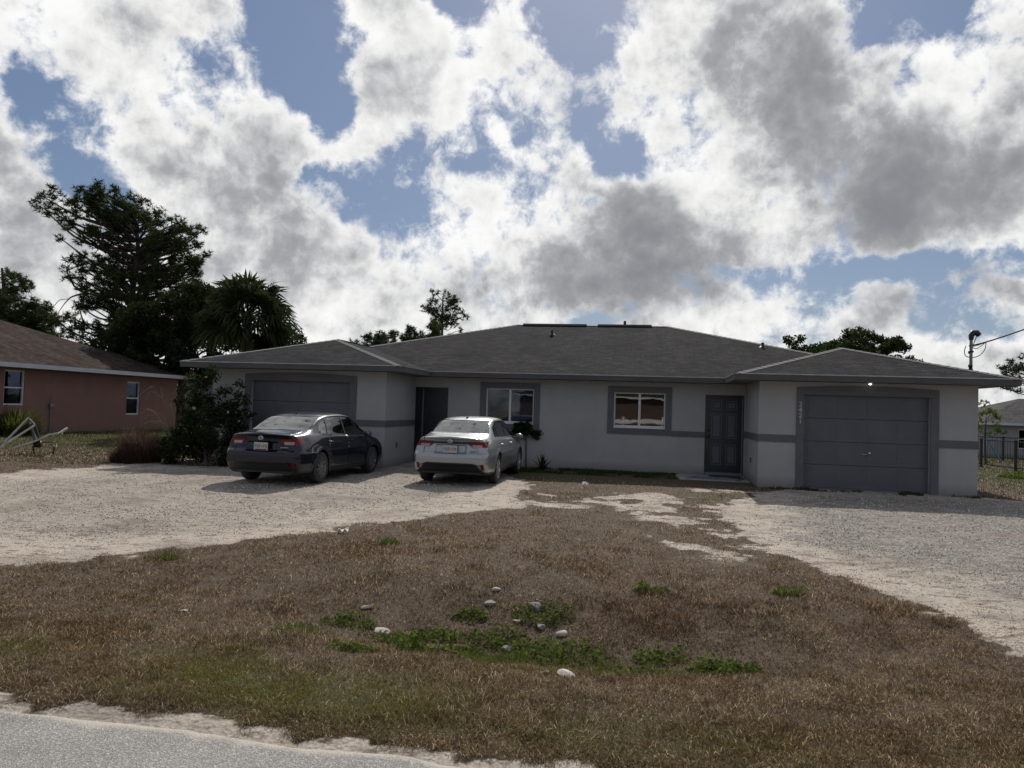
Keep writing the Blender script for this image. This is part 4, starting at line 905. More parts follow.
        # side sill strip and window trim
        # wheels
        for wy in (AXF, AXR):
            tw = MB(); cx = s_*TRK; prof = [(.205, -.1), (.235, -.102), (.29, -.104), (.308, -.095), (.317, -.07), (.3185, 0), (.317, .07), (.308, .095), (.29, .104), (.235, .102), (.205, .1)]
            tw.lathe(prof, (cx, wy, WR), 48, 'x'); tw.lathe([(.318, -.03), (.312, -.028), (.312, -.022), (.318, -.02)], (cx, wy, WR), 48, 'x')
            rim_ = MB(); rim_.lathe([(.205, s_*.1), (.212, s_*.104), (.2, s_*.094), (.19, s_*.06), (.19, -s_*.08)], (cx, wy, WR), 40, 'x')
            rim_.lathe([(0, s_*.088), (.028, s_*.088), (.05, s_*.08), (.06, s_*.05)], (cx, wy, WR), 24, 'x')
            nsp = 10 if dark_trim == 'navy' else 7
            for k in range(nsp):
                q = 2*PI*k/nsp+.2
                for dq in (-.09, .09):
                    a = (cx+s_*.075, wy+.045*math.cos(q+dq*2), WR+.045*math.sin(q+dq*2)); b = (cx+s_*.09, wy+.2*math.cos(q+dq), WR+.2*math.sin(q+dq)); rim_.bar(a, b, .021 if nsp == 10 else .03, .024)
            wh = cp_(tw, 'wheel', 'rubber'); cp_(rim_, 'rim', 'alloyd' if dark_trim == 'navy' else 'alloy', wh)
            cp_(MB().lathe([(0, 0), (.19, 0), (.19, -s_*.02), (0, -s_*.02)], (cx-s_*.02, wy, WR), 30, 'x'), 'brake_disc', 'black', wh)
            # arch liner
            lm = MB(); n_ = 20; R_ = AR-.0
            for k in range(n_):
                a0, a1 = PI*k/n_*1.24-.38, PI*(k+1)/n_*1.24-.38
                pts = [(wy+R_*math.cos(a), WR+R_*math.sin(a)) for a in (a0, a1)]
                lm.add([(s_*.86, *pts[0]), (s_*.86, *pts[1]), (s_*.45, *pts[1]), (s_*.45, *pts[0])], [(0, 1, 2, 3)])
            lm.add([(s_*.45, wy+R_*math.cos(PI*k/n_*1.24-.38), WR+R_*math.sin(PI*k/n_*1.24-.38)) for k in range(n_+1)], [tuple(range(n_+1))])
            cp_(lm, 'arch_liner', 'blackp')
    # rear plate, badge, lettering blocks, fin, exhaust
    py_ = -2.315
    pm = MB().bbox(-.155, .155, py_-.006, py_, .685, .84, .004); pl = cp_(pm, 'number_plate', 'plate')
    pc = MB()
    for i in range(6):
        if i == 3: continue
        xx = -.118+i*.047; pc.box(xx-.014, xx-.006, py_-.0095, py_-.0065, .73, .795).box(xx+.004, xx+.013, py_-.0095, py_-.0065, .735 if i % 2 else .76, .795); pc.box(xx-.006, xx+.004, py_-.0095, py_-.0065, .79-.05*(i % 2), .799-.05*(i % 2))
    cp_(pc, 'plate_marks', 'plateink', pl)
    cp_(MB().lathe([(0, -.009), (.019, -.009), (.024, -.0065)], (.022, py_, .762), 16, 'y'), 'plate_emblem', 'orange', pl)
    if dark_trim == 'navy': cp_(MB().box(-.13, .13, py_-.009, py_-.0065, .69, .71), 'plate_frame', 'red', pl)
    bb = MB().torus((0, 0, 0), .036, .005, 'y', 26, 6); bb.v = [(x*1.35, y*1.0-2.335, z*.95+.925) for x, y, z in bb.v]
    bb.torus((0, -2.336, .925), .019, .004, 'y', 20, 6).torus((0, -2.336, .938), .028, .004, 'y', 20, 6); cp_(bb, 'badge', 'chrome')
    lt = MB(); px_ = .43
    for i in range(7): lt.box(px_+i*.022, px_+i*.022+.014, -2.30+.006*i-.006, -2.28+.006*i, .742, .757)
    cp_(lt, 'lettering', 'chrome')
    fn = MB().add([(-.018, -.93, 1.375), (.018, -.93, 1.375), (0, -.97, 1.43), (.02, -.80, 1.405), (-.02, -.80, 1.405), (0, -.93, 1.44)], [(0, 1, 2), (1, 3, 5, 2), (0, 2, 5, 4), (3, 4, 5), (0, 4, 3, 1)]); cp_(fn, 'roof_antenna', 'blackp')
    # cabin: dark floor box, seats, head restraints and steering wheel seen through the glass
    cb_ = MB().bbox(-.72, .72, -1.55, 1.1, .3, .86, .05); cp_(cb_, 'cabin_floor', 'black')
    for sx in (-.37, .37):
        cp_(MB().bbox(sx-.25, sx+.25, -.02, .14, .75, 1.14, .05).bbox(sx-.13, sx+.13, -.02, .08, 1.15, 1.3, .035), 'front_seat', 'mat')
    rs_ = MB().bbox(-.64, .64, -.98, -.84, .8, 1.12, .05); 
    for sx in (-.38, .38): rs_.bbox(sx-.13, sx+.13, -.97, -.88, 1.1, 1.22, .03)
    cp_(rs_, 'rear_seat', 'mat'); cp_(MB().box(-.66, .66, -1.6, -.98, 1.02, 1.045), 'parcel_shelf', 'black')
    cp_(MB().bbox(-.74, .74, .75, 1.25, .85, .98, .04), 'dashboard', 'black')
    cp_(MB().tube([(-.36, -2.28, .27), (-.36, -2.18, .27)], .03, 10), 'exhaust', 'polem') if False else None
    return root
def place_car(root, rr, heading):
    """rr = world ground point under the right rear wheel; heading clockwise from +Y"""
    ch, sh = math.cos(heading), math.sin(heading)
    fwd = Vector((sh, ch, 0)); rt = Vector((ch, -sh, 0))
    root.location = Vector((rr[0], rr[1], .0)) - rt*TRK - fwd*AXR; root.rotation_euler = (0, 0, -heading); root.scale = (.955, .98, .975)
silver = build_car(M['silver'], 'parked_car', 'silver compact saloon parked beside the doorway, seen from its tail', 'silver', 'silver')
place_car(silver, (-.30, 15.78), R(10.2))
navy = build_car(M['navy'], 'parked_car', 'dark navy blue saloon parked before the left garage door', 'navy', 'navy')
place_car(navy, (-3.80, 14.72), R(12)); navy.scale = (.94, .955, .972)
for c_ in (silver, navy): c_['group'] = 'cars parked on the gravel'
# ------------------------------------------------------------------ vegetation
def inpoly(x, y, P):
    ins = np.zeros(np.shape(x), bool)
    for i in range(len(P)):
        (x0, y0), (x1, y1) = P[i], P[(i+1) % len(P)]
        ins ^= ((y0 > y) != (y1 > y)) & (x < (x1-x0)*(y-y0)/(y1-y0+1e-12)+x0)
    return ins
def volume(P, Y, depth, n, rg, sq=1.):
    """clump centres filling a crown volume whose side view is the outline P, rounded in depth"""
    xs = [p[0] for p in P]; ys = [p[1] for p in P]; o = []
    cx = (min(xs)+max(xs))/2; hw = (max(xs)-min(xs))/2
    while len(o) < n:
        x, y = rg.uniform(min(xs), max(xs)), rg.uniform(min(ys), max(ys))
        if not inpoly(x, y, P): continue
        k = math.sqrt(max(.12, 1-((x-cx)/hw)**2)); dy = rg.uniform(-1, 1)*depth*k
        o.append(at(x, y, Y)+Vector((dy*at(x, y, Y).x/Y*0, dy, 0)))
    return o
def unit(rg, n):
    v = rg.normal(size=(n, 3)); return v/np.linalg.norm(v, axis=1)[:, None]
def needles(centres, rads, per, k, ln, wd, rg, up=.25):
    Vs = []
    for c, r in zip(centres, rads):
        n = max(3, int(per*(r/.6)**1.4)); p = np.array(c)+unit(rg, n)*(rg.random((n, 1))**.45*r)*np.array([1, 1, .85])
        p = np.repeat(p, k, 0); d = unit(rg, n*k); d[:, 2] = d[:, 2]*.8+up; d /= np.linalg.norm(d, axis=1)[:, None]
        s = np.cross(d, unit(rg, n*k)); s /= np.linalg.norm(s, axis=1)[:, None]+1e-9; l = (ln*rg.uniform(.7, 1.2, (n*k, 1)))
        Vs.append(np.stack([p-s*wd/2, p+s*wd/2, p+d*l], 1).reshape(-1, 3))
    V = np.concatenate(Vs); return V, np.arange(len(V)).reshape(-1, 3)
def leaves(centres, rads, per, size, rg, shell=.5, flat=.8):
    Vs = []
    for c, r in zip(centres, rads):
        n = max(3, int(per*(r/.4)**1.6)); p = np.array(c)+unit(rg, n)*(rg.random((n, 1))**shell*r)*np.array([1, 1, flat])
        a = unit(rg, n); b = np.cross(a, unit(rg, n)); b /= np.linalg.norm(b, axis=1)[:, None]+1e-9; s = size*rg.uniform(.6, 1.3, (n, 1))
        Vs.append(np.stack([p-a*s, p+b*s*.42, p+a*s, p-b*s*.42], 1).reshape(-1, 3))
    V = np.concatenate(Vs); return V, np.arange(len(V)).reshape(-1, 4)
def wood(trunk, r0_, r1_, clumps, m, parent, rg, limb=.05, frac=.7, name='trunk'):
    mb = MB(); k = len(trunk); tr = [Vector(p) for p in curve(trunk, 5)]; n = len(tr)
    mb.tube(tr, [r0_+(r1_-r0_)*(i/(n-1))**.8 for i in range(n)], 9)
    for c in clumps:
        if rg.random() > frac: continue
        c = Vector(c); best = min(range(n), key=lambda i: (tr[i]-c).length + 1.1*max(0, tr[i].z-(c.z-.35*((tr[i]-c).xy.length))))
        a = tr[best]; L_ = (c-a).length
        if L_ < .2: continue
        mid = a.lerp(c, .5)+Vector(rg.normal(size=3)*.09*L_)+Vector((0, 0, -.05*L_))
        rr = limb*min(1.6, .5+L_*.25); mb.tube(curve([a, mid, c], 4), [rr*(1-.75*i/8) for i in range(9)], 5)
    o = mb.build(name, m, parent); return o
def tree(name, label, cat, base, trunk, polys, Y, depth, ncl, rad, kind, mat, rg_seed, per=40, size=.09, ln=.3, wd=.035, group=None, r0_=.2, r1_=.06, extra=(), frac=.6, limb=.05, bark='bark'):
    rg = np.random.default_rng(rg_seed); root = empty(name, base, 0, label=label, cat=cat, group=group)
    cl = []
    for P, n in zip(polys, ncl): cl += volume(P, Y, depth, n, rg)
    cl += [Vector(e) for e in extra]
    rr = [rad*rg.uniform(.6, 1.25) for _ in cl]
    if kind == 'needle': V, F = needles(cl, rr, per, 13, ln, wd, rg)
    else: V, F = leaves(cl, rr, per, size, rg)
    V = V-np.array(base)
    raw('crown', mat, V, F, root)
    o = wood(trunk, r0_, r1_, cl, M[bark], root, rg, limb, frac)
    for v in o.data.vertices: v.co -= Vector(base)
    return root
# the big pine behind the neighbour's house
YP = 43.
crown = [(86, 196), (100, 190), (122, 197), (150, 202), (163, 220), (190, 222), (200, 245), (195, 268), (184, 284), (196, 300), (192, 350), (98, 350), (88, 322), (96, 300), (76, 286), (72, 272), (86, 262), (90, 240), (80, 224), (88, 210)]
ex = [at(x, y, YP+dy) for x, y, dy in [(36, 205, 0), (42, 196, .5), (47, 212, -.5), (54, 196, .4), (58, 210, 0), (63, 220, -.4), (70, 203, .5), (68, 228, .3), (76, 216, 0), (60, 238, 0), (52, 188, 0), (50, 203, 1), (206, 256, 0), (199, 262, .5), (203, 230, 0), (66, 278, 0), (68, 330, 0), (62, 340, .5), (72, 318, .8), (75, 335, 0), (80, 345, 1), (57, 322, 0), (84, 308, 0)]]
tree('pine_tree', 'tall dark spreading pine rising behind the pink house', 'tree', at(134, 396, YP)-Vector((0, 0, 1.6)), [at(136, 432, YP), at(135, 360, YP), at(132, 300, YP), (at(138, 250, YP)), at(134, 212, YP)], [crown], YP, 3.0, [430], .40, 'needle', M['pine'], 3, per=34, ln=.27, wd=.042, extra=ex, r0_=.34, r1_=.07, frac=.8, limb=.07)
mb = MB(); mb.tube(curve([at(112, 305, YP), at(92, 294, YP), at(74, 296, YP), at(66, 302, YP), at(58, 313, YP)]), [.085-.07*i/40 for i in range(41)], 6).tube(curve([at(70, 299, YP), at(60, 300, YP), at(55, 305, YP)]), .02, 5)
dl = mb.build('dead_limb', M['twig']); dl.parent = bpy.data.objects['pine_tree']; dl.matrix_parent_inverse = Matrix.Translation(bpy.data.objects['pine_tree'].location).inverted()
# pine at the left edge
Y2 = 46.
tree('pine_tree', 'pine at the left edge showing above the pink house roof', 'tree', at(8, 432, Y2), [at(8, 432, Y2), at(8, 340, Y2), at(4, 290, Y2), at(2, 268, Y2)], [[(-30, 268), (2, 262), (12, 275), (22, 292), (28, 305), (40, 312), (36, 330), (-40, 330)], [(20, 308), (40, 300), (52, 312), (58, 330), (60, 345), (10, 340)]], Y2, 2.2, [100, 55], .42, 'needle', M['pine'], 4, per=34, ln=.28, wd=.045, r0_=.25)
# broadleaf mass between the pine and the palm
YO = 37.
tree('oak_tree', 'dense dark leafy tree between the tall pine and the fan palm', 'tree', at(180, 437, YO), [at(180, 437, YO), at(182, 380, YO), at(184, 330, YO)], [[(150, 318), (172, 300), (192, 284), (215, 292), (235, 330), (240, 372), (95, 378), (100, 346), (125, 335)]], YO, 2.4, [150], .55, 'leaf', M['oak'], 5, per=170, size=.11, r0_=.3, limb=.06)
tree('leafy_tree', 'low dark leafy tree right of the fan palm above the left wing', 'tree', at(288, 436, 33), [at(288, 436, 33), at(286, 380, 33), at(284, 345, 33)], [[(262, 332), (275, 322), (292, 328), (306, 336), (308, 352), (250, 356)]], 33, 1.3, [34], .4, 'leaf', M['oak'], 6, per=130, size=.09, r0_=.13)
# sabal palm
def fan_palm(base, top, label, nf, R_, seed, name='palm_tree'):
    rg = np.random.default_rng(seed); base = Vector(base); top = Vector(top); root = empty(name, base, 0, label=label, cat='tree')
    tk = MB(); pts = curve([Vector((0, 0, -.1)), (top-base)*.5+Vector((.08, 0, 0)), top-base], 8); tk.tube(pts, [.2-.03*math.sin(i) for i in range(len(pts))], 12)
    tk.build('trunk', M['barkp'], root)
    for k in range(nf):
        a = k*2.39996+rg.uniform(-.2, .2); e = R(82-118*(k/nf)**.85)+rg.uniform(-.08, .08); pl = R_*rg.uniform(.42, .55); fl = R_*rg.uniform(.5, .62)
        d = Vector((math.cos(a)*math.cos(e), math.sin(a)*math.cos(e), math.sin(e))); s = d.cross(Vector((0, 0, 1))).normalized(); s = Matrix.Rotation(rg.uniform(-1.1, 1.1), 3, d) @ s; u = s.cross(d)
        hub = (top-base)+d*pl+Vector((0, 0, -.05*pl)); mb = MB(); mb.tube([(top-base)+d*.1, (top-base)+d*pl*.6+Vector((0, 0, .03)), hub], [.03, .02, .012], 5)
        nl = 30
        for i in range(nl):
            q = (i/(nl-1)-.5)*R(235); l = fl*(1-.25*abs(q)/2.0)*rg.uniform(.9, 1.08); dd = (d*math.cos(q)+s*math.sin(q)); fold = u*(.06 if i % 2 else -.02)
            m1 = hub+dd*l*.55+fold*l; tip = hub+dd*l+Vector((0, 0, -.34*l*(.5+rg.random())))-u*.02; w = (-d*math.sin(q)+s*math.cos(q))*.034*R_*.8
            mb.add([hub, m1-w, m1+w, tip], [(0, 1, 2), (1, 3, 2)])
        mb.build('frond', M['palm'], root)
    return root
YB = 31.
fan_palm(at(246, 434, YB), at(247, 318, YB), 'shaggy fan palm rising behind the left garage roof', 46, 2.3, 8)
# low fan palm and far trees showing over the roofs
def far_pine(poly, n, Y, label, seed, rad=.5, base=None, cx=None, per=22, extra=(), nm='pine_tree', grp=None, wd=.06, mat='pine2', trunk=None):
    xs = [p[0] for p in poly]; ys = [p[1] for p in poly]; cx = cx or (min(xs)+max(xs))/2
    b = at(cx, 384+24+(cx-512)*.0316+EYE/Y*FPX, Y); b.z = 0
    return tree(nm, label, 'tree', b, [b, at(cx, (max(ys)+b.z*0), Y), at(cx+1, min(ys)+4, Y)], [poly], Y, 1.6, [n], rad, 'needle', M[mat], seed, per=per, ln=.34, wd=wd, r0_=.2, r1_=.05, extra=extra, group=grp, frac=.9, limb=.05)
far_pine([(424, 306), (432, 296), (446, 292), (456, 297), (461, 308), (459, 320), (452, 330), (446, 340), (432, 326), (426, 318)], 38, 62, 'open crowned pine standing above the main roof left of the ridge', 21, rad=.5, cx=442, per=14, extra=[at(464, 316, 62), at(425, 308, 62), at(461, 330, 62), at(450, 338, 62)])
far_pine([(404, 336), (412, 328), (420, 332), (425, 345), (404, 350)], 14, 58, 'small pine top just left of the open crowned pine', 22, rad=.45)
far_pine([(428, 326), (434, 320), (440, 330), (441, 345), (424, 347)], 16, 50, 'small bright green tree top before the open crowned pine', 23, rad=.4, nm='leafy_tree', mat='mango')
far_pine([(364, 344), (368, 334), (373, 330), (377, 336), (382, 332), (386, 345), (384, 355), (362, 355)], 22, 55, 'pointed conifer top above the roof valley, left one', 24, rad=.4)
far_pine([(384, 350), (388, 332), (392, 329), (396, 340), (402, 345), (402, 352)], 18, 60, 'pointed conifer top above the roof valley, right one', 25, rad=.4)
far_pine([(352, 348), (357, 342), (363, 345), (364, 356), (352, 356)], 7, 60, 'tiny conifer top touching the left wing hip', 26, rad=.35)
YR = 36.
tree('mango_tree', 'bushy green tree rising behind the right garage roof peak', 'tree', at(860, 450, YR), [at(860, 450, YR), at(858, 400, YR), at(856, 360, YR)], [[(834, 346), (838, 338), (850, 334), (858, 338), (870, 335), (880, 340), (892, 342), (900, 346), (899, 358), (905, 375), (810, 375), (818, 355)]], YR, 1.7, [110], .36, 'leaf', M['mango'], 9, per=170, size=.105, r0_=.2, extra=[at(849, 334, YR), at(868, 335, YR), at(881, 340, YR), at(891, 343, YR), at(896, 348, YR), at(910, 360, YR), at(918, 364, YR)])
tree('leafy_tree', 'low bush top between the main hip and the bushy green tree', 'tree', at(815, 450, 38), [at(815, 450, 38), at(815, 400, 38), at(816, 360, 38)], [[(790, 354), (806, 348), (815, 343), (824, 350), (836, 345), (838, 372), (786, 372)]], 38, 1.3, [60], .34, 'leaf', M['mango'], 10, per=170, size=.1, r0_=.15, extra=[at(788, 340, 38), at(793, 345, 38), at(800, 339, 38), at(797, 350, 38)])
tree('pine_tree', 'pine with crooked limbs at the right edge above the far house', 'tree', at(1030, 470, 58), [at(1034, 470, 58), at(1032, 410, 58), at(1028, 380, 58), at(1020, 362, 58)], [[(1002, 372), (1008, 358), (1018, 358), (1030, 352), (1050, 356), (1056, 380), (1040, 392), (1004, 388)]], 58, 2.0, [34], .5, 'needle', M['pine2'], 31, per=16, ln=.34, wd=.055, r0_=.2, extra=[at(1004, 387, 58), at(1012, 384, 58), at(1003, 368, 58), at(1016, 392, 58)])
tree('citrus_tree', 'small yellow green tree beside the right wing near the fence', 'tree', at(986, 467, 29), [at(986, 467, 29), at(985, 440, 29), at(986, 420, 29)], [[(976, 402), (992, 404), (999, 414), (1000, 428), (990, 434), (974, 432)]], 29, .6, [18], .2, 'leaf', M['lime'], 32, per=110, size=.07, r0_=.05, r1_=.02, limb=.02)
# shrub against the left wing
YS = 18.3
sh = tree('leafy_shrub', 'large dark shrub dotted with leaves coloured pale yellow as if sunlit before the left wing corner', 'shrub', gp(206, 466), [gp(206, 466), at(204, 430, YS), at(203, 395, YS)], [[(164, 463), (168, 432), (184, 418), (200, 412), (222, 402), (240, 410), (247, 425), (246, 448), (234, 464)], [(184, 420), (188, 395), (196, 376), (204, 372), (212, 384), (222, 400), (220, 415)]], YS, .75, [88, 26], .24, 'leaf', M['bush'], 41, per=250, size=.05, r0_=.05, r1_=.015, limb=.014, frac=1., extra=[at(245, 400, YS), at(238, 395, YS), at(234, 405, YS), at(249, 415, YS), at(240, 384, YS), at(212, 372, YS), at(168, 452, YS), at(173, 442, YS), at(228, 390, YS)])
rg = np.random.default_rng(2); yv = MB()
for x, y in [(201, 426), (194, 408), (239, 421), (249, 413), (187, 446), (166, 430), (206, 377), (238, 456), (221, 434), (177, 459), (228, 412), (213, 455)]:
    c = at(x, y, YS-.85)-gp(206, 466); a = Vector(unit(rg, 1)[0]); b = a.cross(Vector(unit(rg, 1)[0])).normalized(); s = .035+.02*rg.random()
    yv.add([c+(a*math.cos(q)+b*math.sin(q)*.7)*s for q in np.linspace(0, 2*PI, 8)[:-1]], [tuple(range(7))])
tag(yv.build('lit_leaf', M['yleaf'], sh), kind='stuff')  # leaf discs given a pale colour to stand for leaves catching light
# dry arching twigs left of the shrub
rg = np.random.default_rng(12); tw = MB(); b0 = gp(176, 461, .0)
for k in range(26):
    x1, y1 = rg.uniform(146, 192), rg.uniform(378, 425); e = at(x1, y1, 18.6+rg.uniform(-.5, .5)); m_ = b0.lerp(e, .55)+Vector((rg.uniform(-.1, .15), 0, .35))
    tw.tube(curve([b0+Vector((rg.uniform(-.12, .12), rg.uniform(-.1, .1), 0)), m_, e, e+Vector((rg.uniform(-.35, .1), 0, -rg.uniform(.05, .3)))], 5), .0055, 4)
rt = tw.build('dry_shrub', M['twig']); tag(rt, label='bare straw coloured twigs arching beside the dark shrub', cat='shrub')
def mound(name, label, cat, c, r, h, n, mat, seed, wd=.006, group=None, ln=.3, spread=1.):
    rg = np.random.default_rng(seed); a = rg.uniform(0, 2*PI, n); q = rg.random(n)**.55*r; x = c[0]+np.cos(a)*q; y = c[1]+np.sin(a)*q*.8
    hh = h*np.sqrt(np.clip(1-(q/r)**2*.85, .05, 1))*rg.uniform(.4, 1.15, n)*(.55+.9*vnoise(x, y, 3.5/r*.6, seed, 2)); ld = a+rg.normal(0, .7, n); ln_ = np.clip(.25+.75*q/r+rg.normal(0, .2, n), 0, 1.4)*spread
    z = height(x, y); wv = np.stack([-np.sin(ld), np.cos(ld), 0*ld], 1)*wd/2; b = np.stack([x, y, z-.01], 1)
    m_ = b+np.stack([np.cos(ld)*np.sin(ln_*.5), np.sin(ld)*np.sin(ln_*.5), np.cos(ln_*.5)], 1)*(hh*.6)[:, None]; t_ = m_+np.stack([np.cos(ld)*np.sin(ln_*1.4), np.sin(ld)*np.sin(ln_*1.4), np.cos(ln_*1.4)], 1)*(hh*.5)[:, None]
    V = np.stack([b-wv, b+wv, m_-wv, m_+wv, t_], 1).reshape(-1, 3)-np.array([c[0], c[1], 0]); i = np.arange(n)[:, None]*5
    F = np.concatenate([i+np.array([[0, 1, 3]]), i+np.array([[0, 3, 2]]), i+np.array([[2, 3, 4]])])
    o = raw(name, mat, V, F); o.location = (c[0], c[1], 0); tag(o, label=label, cat=cat, group=group); return o
c = gp(130, 463)
mound('weed_clump', 'brown heap of dead weeds at the lawn edge left of the dark shrub', 'weeds', (c.x, c.y+.3), .58, .78, 2600, M['deadbush'], 51, wd=.012)
c = gp(137, 463); mound('weed_clump', 'fresh green weeds at the foot of the brown heap', 'weeds', (c.x, c.y), .3, .16, 500, M['weed'], 52, wd=.014)
c = gp(11, 438); mound('yucca', 'yellowish green spiky bush under the pink house left window', 'shrub', (c.x, c.y), .85, 1.15, 1100, M['lime'], 53, wd=.035)
# small standard tree and the spiky plant by the wall
b = gp(526, 467.5); YT = b.y
tree('topiary_tree', 'small round headed plant on a thin stem below the left window', 'plant', b, [b, at(526, 450, YT), at(526, 434, YT)], [[(512, 431), (517, 424), (527, 422), (536, 425), (540, 432), (537, 437), (530, 436), (521, 436), (515, 436)]], YT, .22, [50], .11, 'leaf', M['bush'], 61, per=1100, size=.032, r0_=.02, r1_=.014, limb=.008)
def spiky(c, label, n, l, seed):
    rg = np.random.default_rng(seed); mb = MB()
    for k in range(n):
        a = rg.uniform(0, 2*PI); e = rg.uniform(.15, 1.5); d = Vector((math.cos(a)*math.cos(e), math.sin(a)*math.cos(e), math.sin(e))); s = d.cross(Vector((0, 0, 1))).normalized()*.02; L_ = l*rg.uniform(.6, 1.1)
        mb.add([-s, s, d*L_*.5+s*1.3, d*L_*.5-s*1.3, d*L_+Vector((0, 0, -.05))], [(0, 1, 2, 3), (3, 2, 4)])
    o = mb.build('agave', M['bush']); o.location = c; tag(o, label=label, cat='plant'); return o
spiky(gp(542, 470.5)+Vector((0, -.1, .03)), 'spiky dark rosette plant at the foot of the wall between the windows', 30, .55, 5)
# weeds in and round the ditch: each clump on its own
def weed(px, py, w_px, h_, label, seed, mat='weed', leaf=.022, n=None, grp='green weed clumps in the dead grass', zoff=-.12):
    c = gp(px, py, zoff); rg = np.random.default_rng(seed); r = w_px/FPX*c.y/2*1.15; h_ = h_*1.0; n = n or int(150*(r/.1)**1.6)+80
    a = rg.uniform(0, 2*PI, 3*n); q = rg.random(3*n)**.7*r*1.25; x = c.x+np.cos(a)*q*1.15; y = c.y+np.sin(a)*q*.9; vn_ = vnoise(x, y, 14, seed, 3); kk = np.argsort(-(vn_+rg.random(3*n)*1.1))[:n]; x, y, q, vn_ = x[kk], y[kk], q[kk], vn_[kk]
    z = height(x, y)+rg.random(n)*h_*np.sqrt(np.clip(1-(q/(r*1.3))**2, .06, 1))*np.clip((vn_-.42)*4.5, .15, 1.1)
    A = unit(rg, n); A[:, 2] = np.abs(A[:, 2])*.6+.1; B = np.cross(A, unit(rg, n)); B /= np.linalg.norm(B, axis=1)[:, None]; s = leaf*rg.uniform(.6, 1.4, (n, 1)); p = np.stack([x, y, z], 1)
    V = np.stack([p-A*s, p+B*s*.45, p+A*s, p-B*s*.45], 1).reshape(-1, 3)-np.array(c); o = raw('weed_clump', M[mat], V, np.arange(len(V)).reshape(-1, 4)); o.location = c
    return tag(o, label=label, cat='weeds', group=grp)
WD = [(416, 643, 40, .13, 'bushy bright green weed at the left end of the ditch'), (392, 634, 34, .07, 'low green weed just left of the bushy one in the ditch'), (348, 622, 34, .09, 'loose green weed below the two left white stones'), (500, 628, 44, .10, 'spread of green leaves in the middle of the ditch floor'),
      (565, 640, 60, .14, 'widest dark green weed clump in the ditch right of centre'), (440, 625, 36, .07, 'thin green weed above the bushy one'),
      (660, 648, 34, .13, 'round green weed right of the ditch rocks'), (713, 664, 36, .12, 'rightmost dark green weed clump'), (651, 602, 22, .12, 'bright yellow green tuft alone on the far bank'), (462, 640, 28, .06, 'little weed by the bright grass patch'), (630, 668, 50, .05, 'flat green creeping weeds in front of the round weed'),
      (545, 612, 40, .07, 'weeds growing among the grey ditch rocks'), (352, 660, 30, .06, 'light green weed on the near bank at the left'), (470, 612, 22, .07, 'faint green tuft above the ditch on the left'), (745, 668, 24, .06, 'tiny weed right of the rightmost clump')]
for i, (px, py, wp, h_, lb) in enumerate(WD): weed(px, py, wp, h_, lb, 100+i, leaf=.02)
for i, (px, py, wp, h_, lb) in enumerate([(484, 655, 50, .07, 'patch of bright fresh grass on the ditch floor'), (512, 650, 34, .09, 'taller tuft of bright grass right of the fresh patch'), (388, 546, 26, .10, 'yellowish grass tuft on the upper bank near the left drive'), (167, 563, 22, .09, 'yellowish grass tuft near the left drive edge'), (672, 676, 60, .04, 'short green grass in front of the right weeds'), (780, 598, 16, .1, 'left one of two pale tufts on the right bank'), (797, 610, 16, .1, 'right one of two pale tufts on the right bank'), (300, 640, 60, .05, 'green grass patch left of the ditch')]):
    c = gp(px, py, -.05 if py < 600 else -.15); r = wp/FPX*c.y/2; mound('grass_tuft', lb, 'grass tuft', (c.x, c.y), r, h_, int(260*(r/.12)**1.4)+80, M['grassg'], 200+i, wd=.005, group='grass tufts on the verge')
# stones and litter
def stone(px, py, w_px, asp, label, seed, mat='rock', z=.0):
    import bmesh
    c = gp(px, py, z); r = w_px/FPX*c.y/2; rg = np.random.default_rng(seed); bm = bmesh.new(); bmesh.ops.create_icosphere(bm, subdivisions=3, radius=1)
    off = rg.uniform(0, 9, 3); pl = unit(rg, 9); dd = rg.uniform(.55, .95, 9)
    for v in bm.verts:
        p = np.array(v.co)
        for n_, d_ in zip(pl, dd):
            k = p@n_
            if k > d_: p = p-n_*(k-d_)
        v.co = Vector(p*np.array([1, .8, asp]))*r
    me = bpy.data.meshes.new('stone'); bm.to_mesh(me); bm.free(); me.materials.append(M[mat]); o = bpy.data.objects.new('stone', me); C.objects.link(o)
    o.location = (c.x, c.y, float(height(np.array([c.x]), np.array([c.y]))[0])+r*asp*.35); o.rotation_euler = (rg.uniform(-.2, .2), rg.uniform(-.2, .2), rg.uniform(0, 6)); return tag(o, label=label, cat='stone', group='stones round the ditch')
M['rockd'] = plain('grey_rock', (.2, .185, .17), .9, .3, 9, .8, 40, bdist=.01)
for i, a in enumerate([(367, 597, 13, .35, 'small pale stone higher up at the left of the ditch'), (382, 613, 20, .28, 'flat white stone just below the small pale one'), (490, 594, 14, .55, 'grey stone left of the ditch rock group'), (496, 586, 12, .4, 'pale stone topping the left rock pair'), (536, 597, 18, .5, 'larger grey rock in the middle group', 0), (542, 607, 12, .5, 'grey rock below the larger middle one', 0), (562, 611, 14, .5, 'pale angular stone right of the middle rocks'), (508, 620, 16, .5, 'dark rock half hidden by weeds'), (518, 603, 10, .4, 'small pinkish stone between the rock groups'), (568, 664, 22, .25, 'flat whitish stone on the near bank of the ditch'), (545, 662, 9, .5, 'little grey stone left of the flat near one'), (184, 606, 8, .4, 'tiny white stone lying in the left verge'), (29, 631, 6, .4, 'tiny pale pebble near the left edge')]):
    stone(*a[:5], 300+i, mat='rockd' if 'grey' in a[4] or 'dark' in a[4] else 'rock', z=-.02)
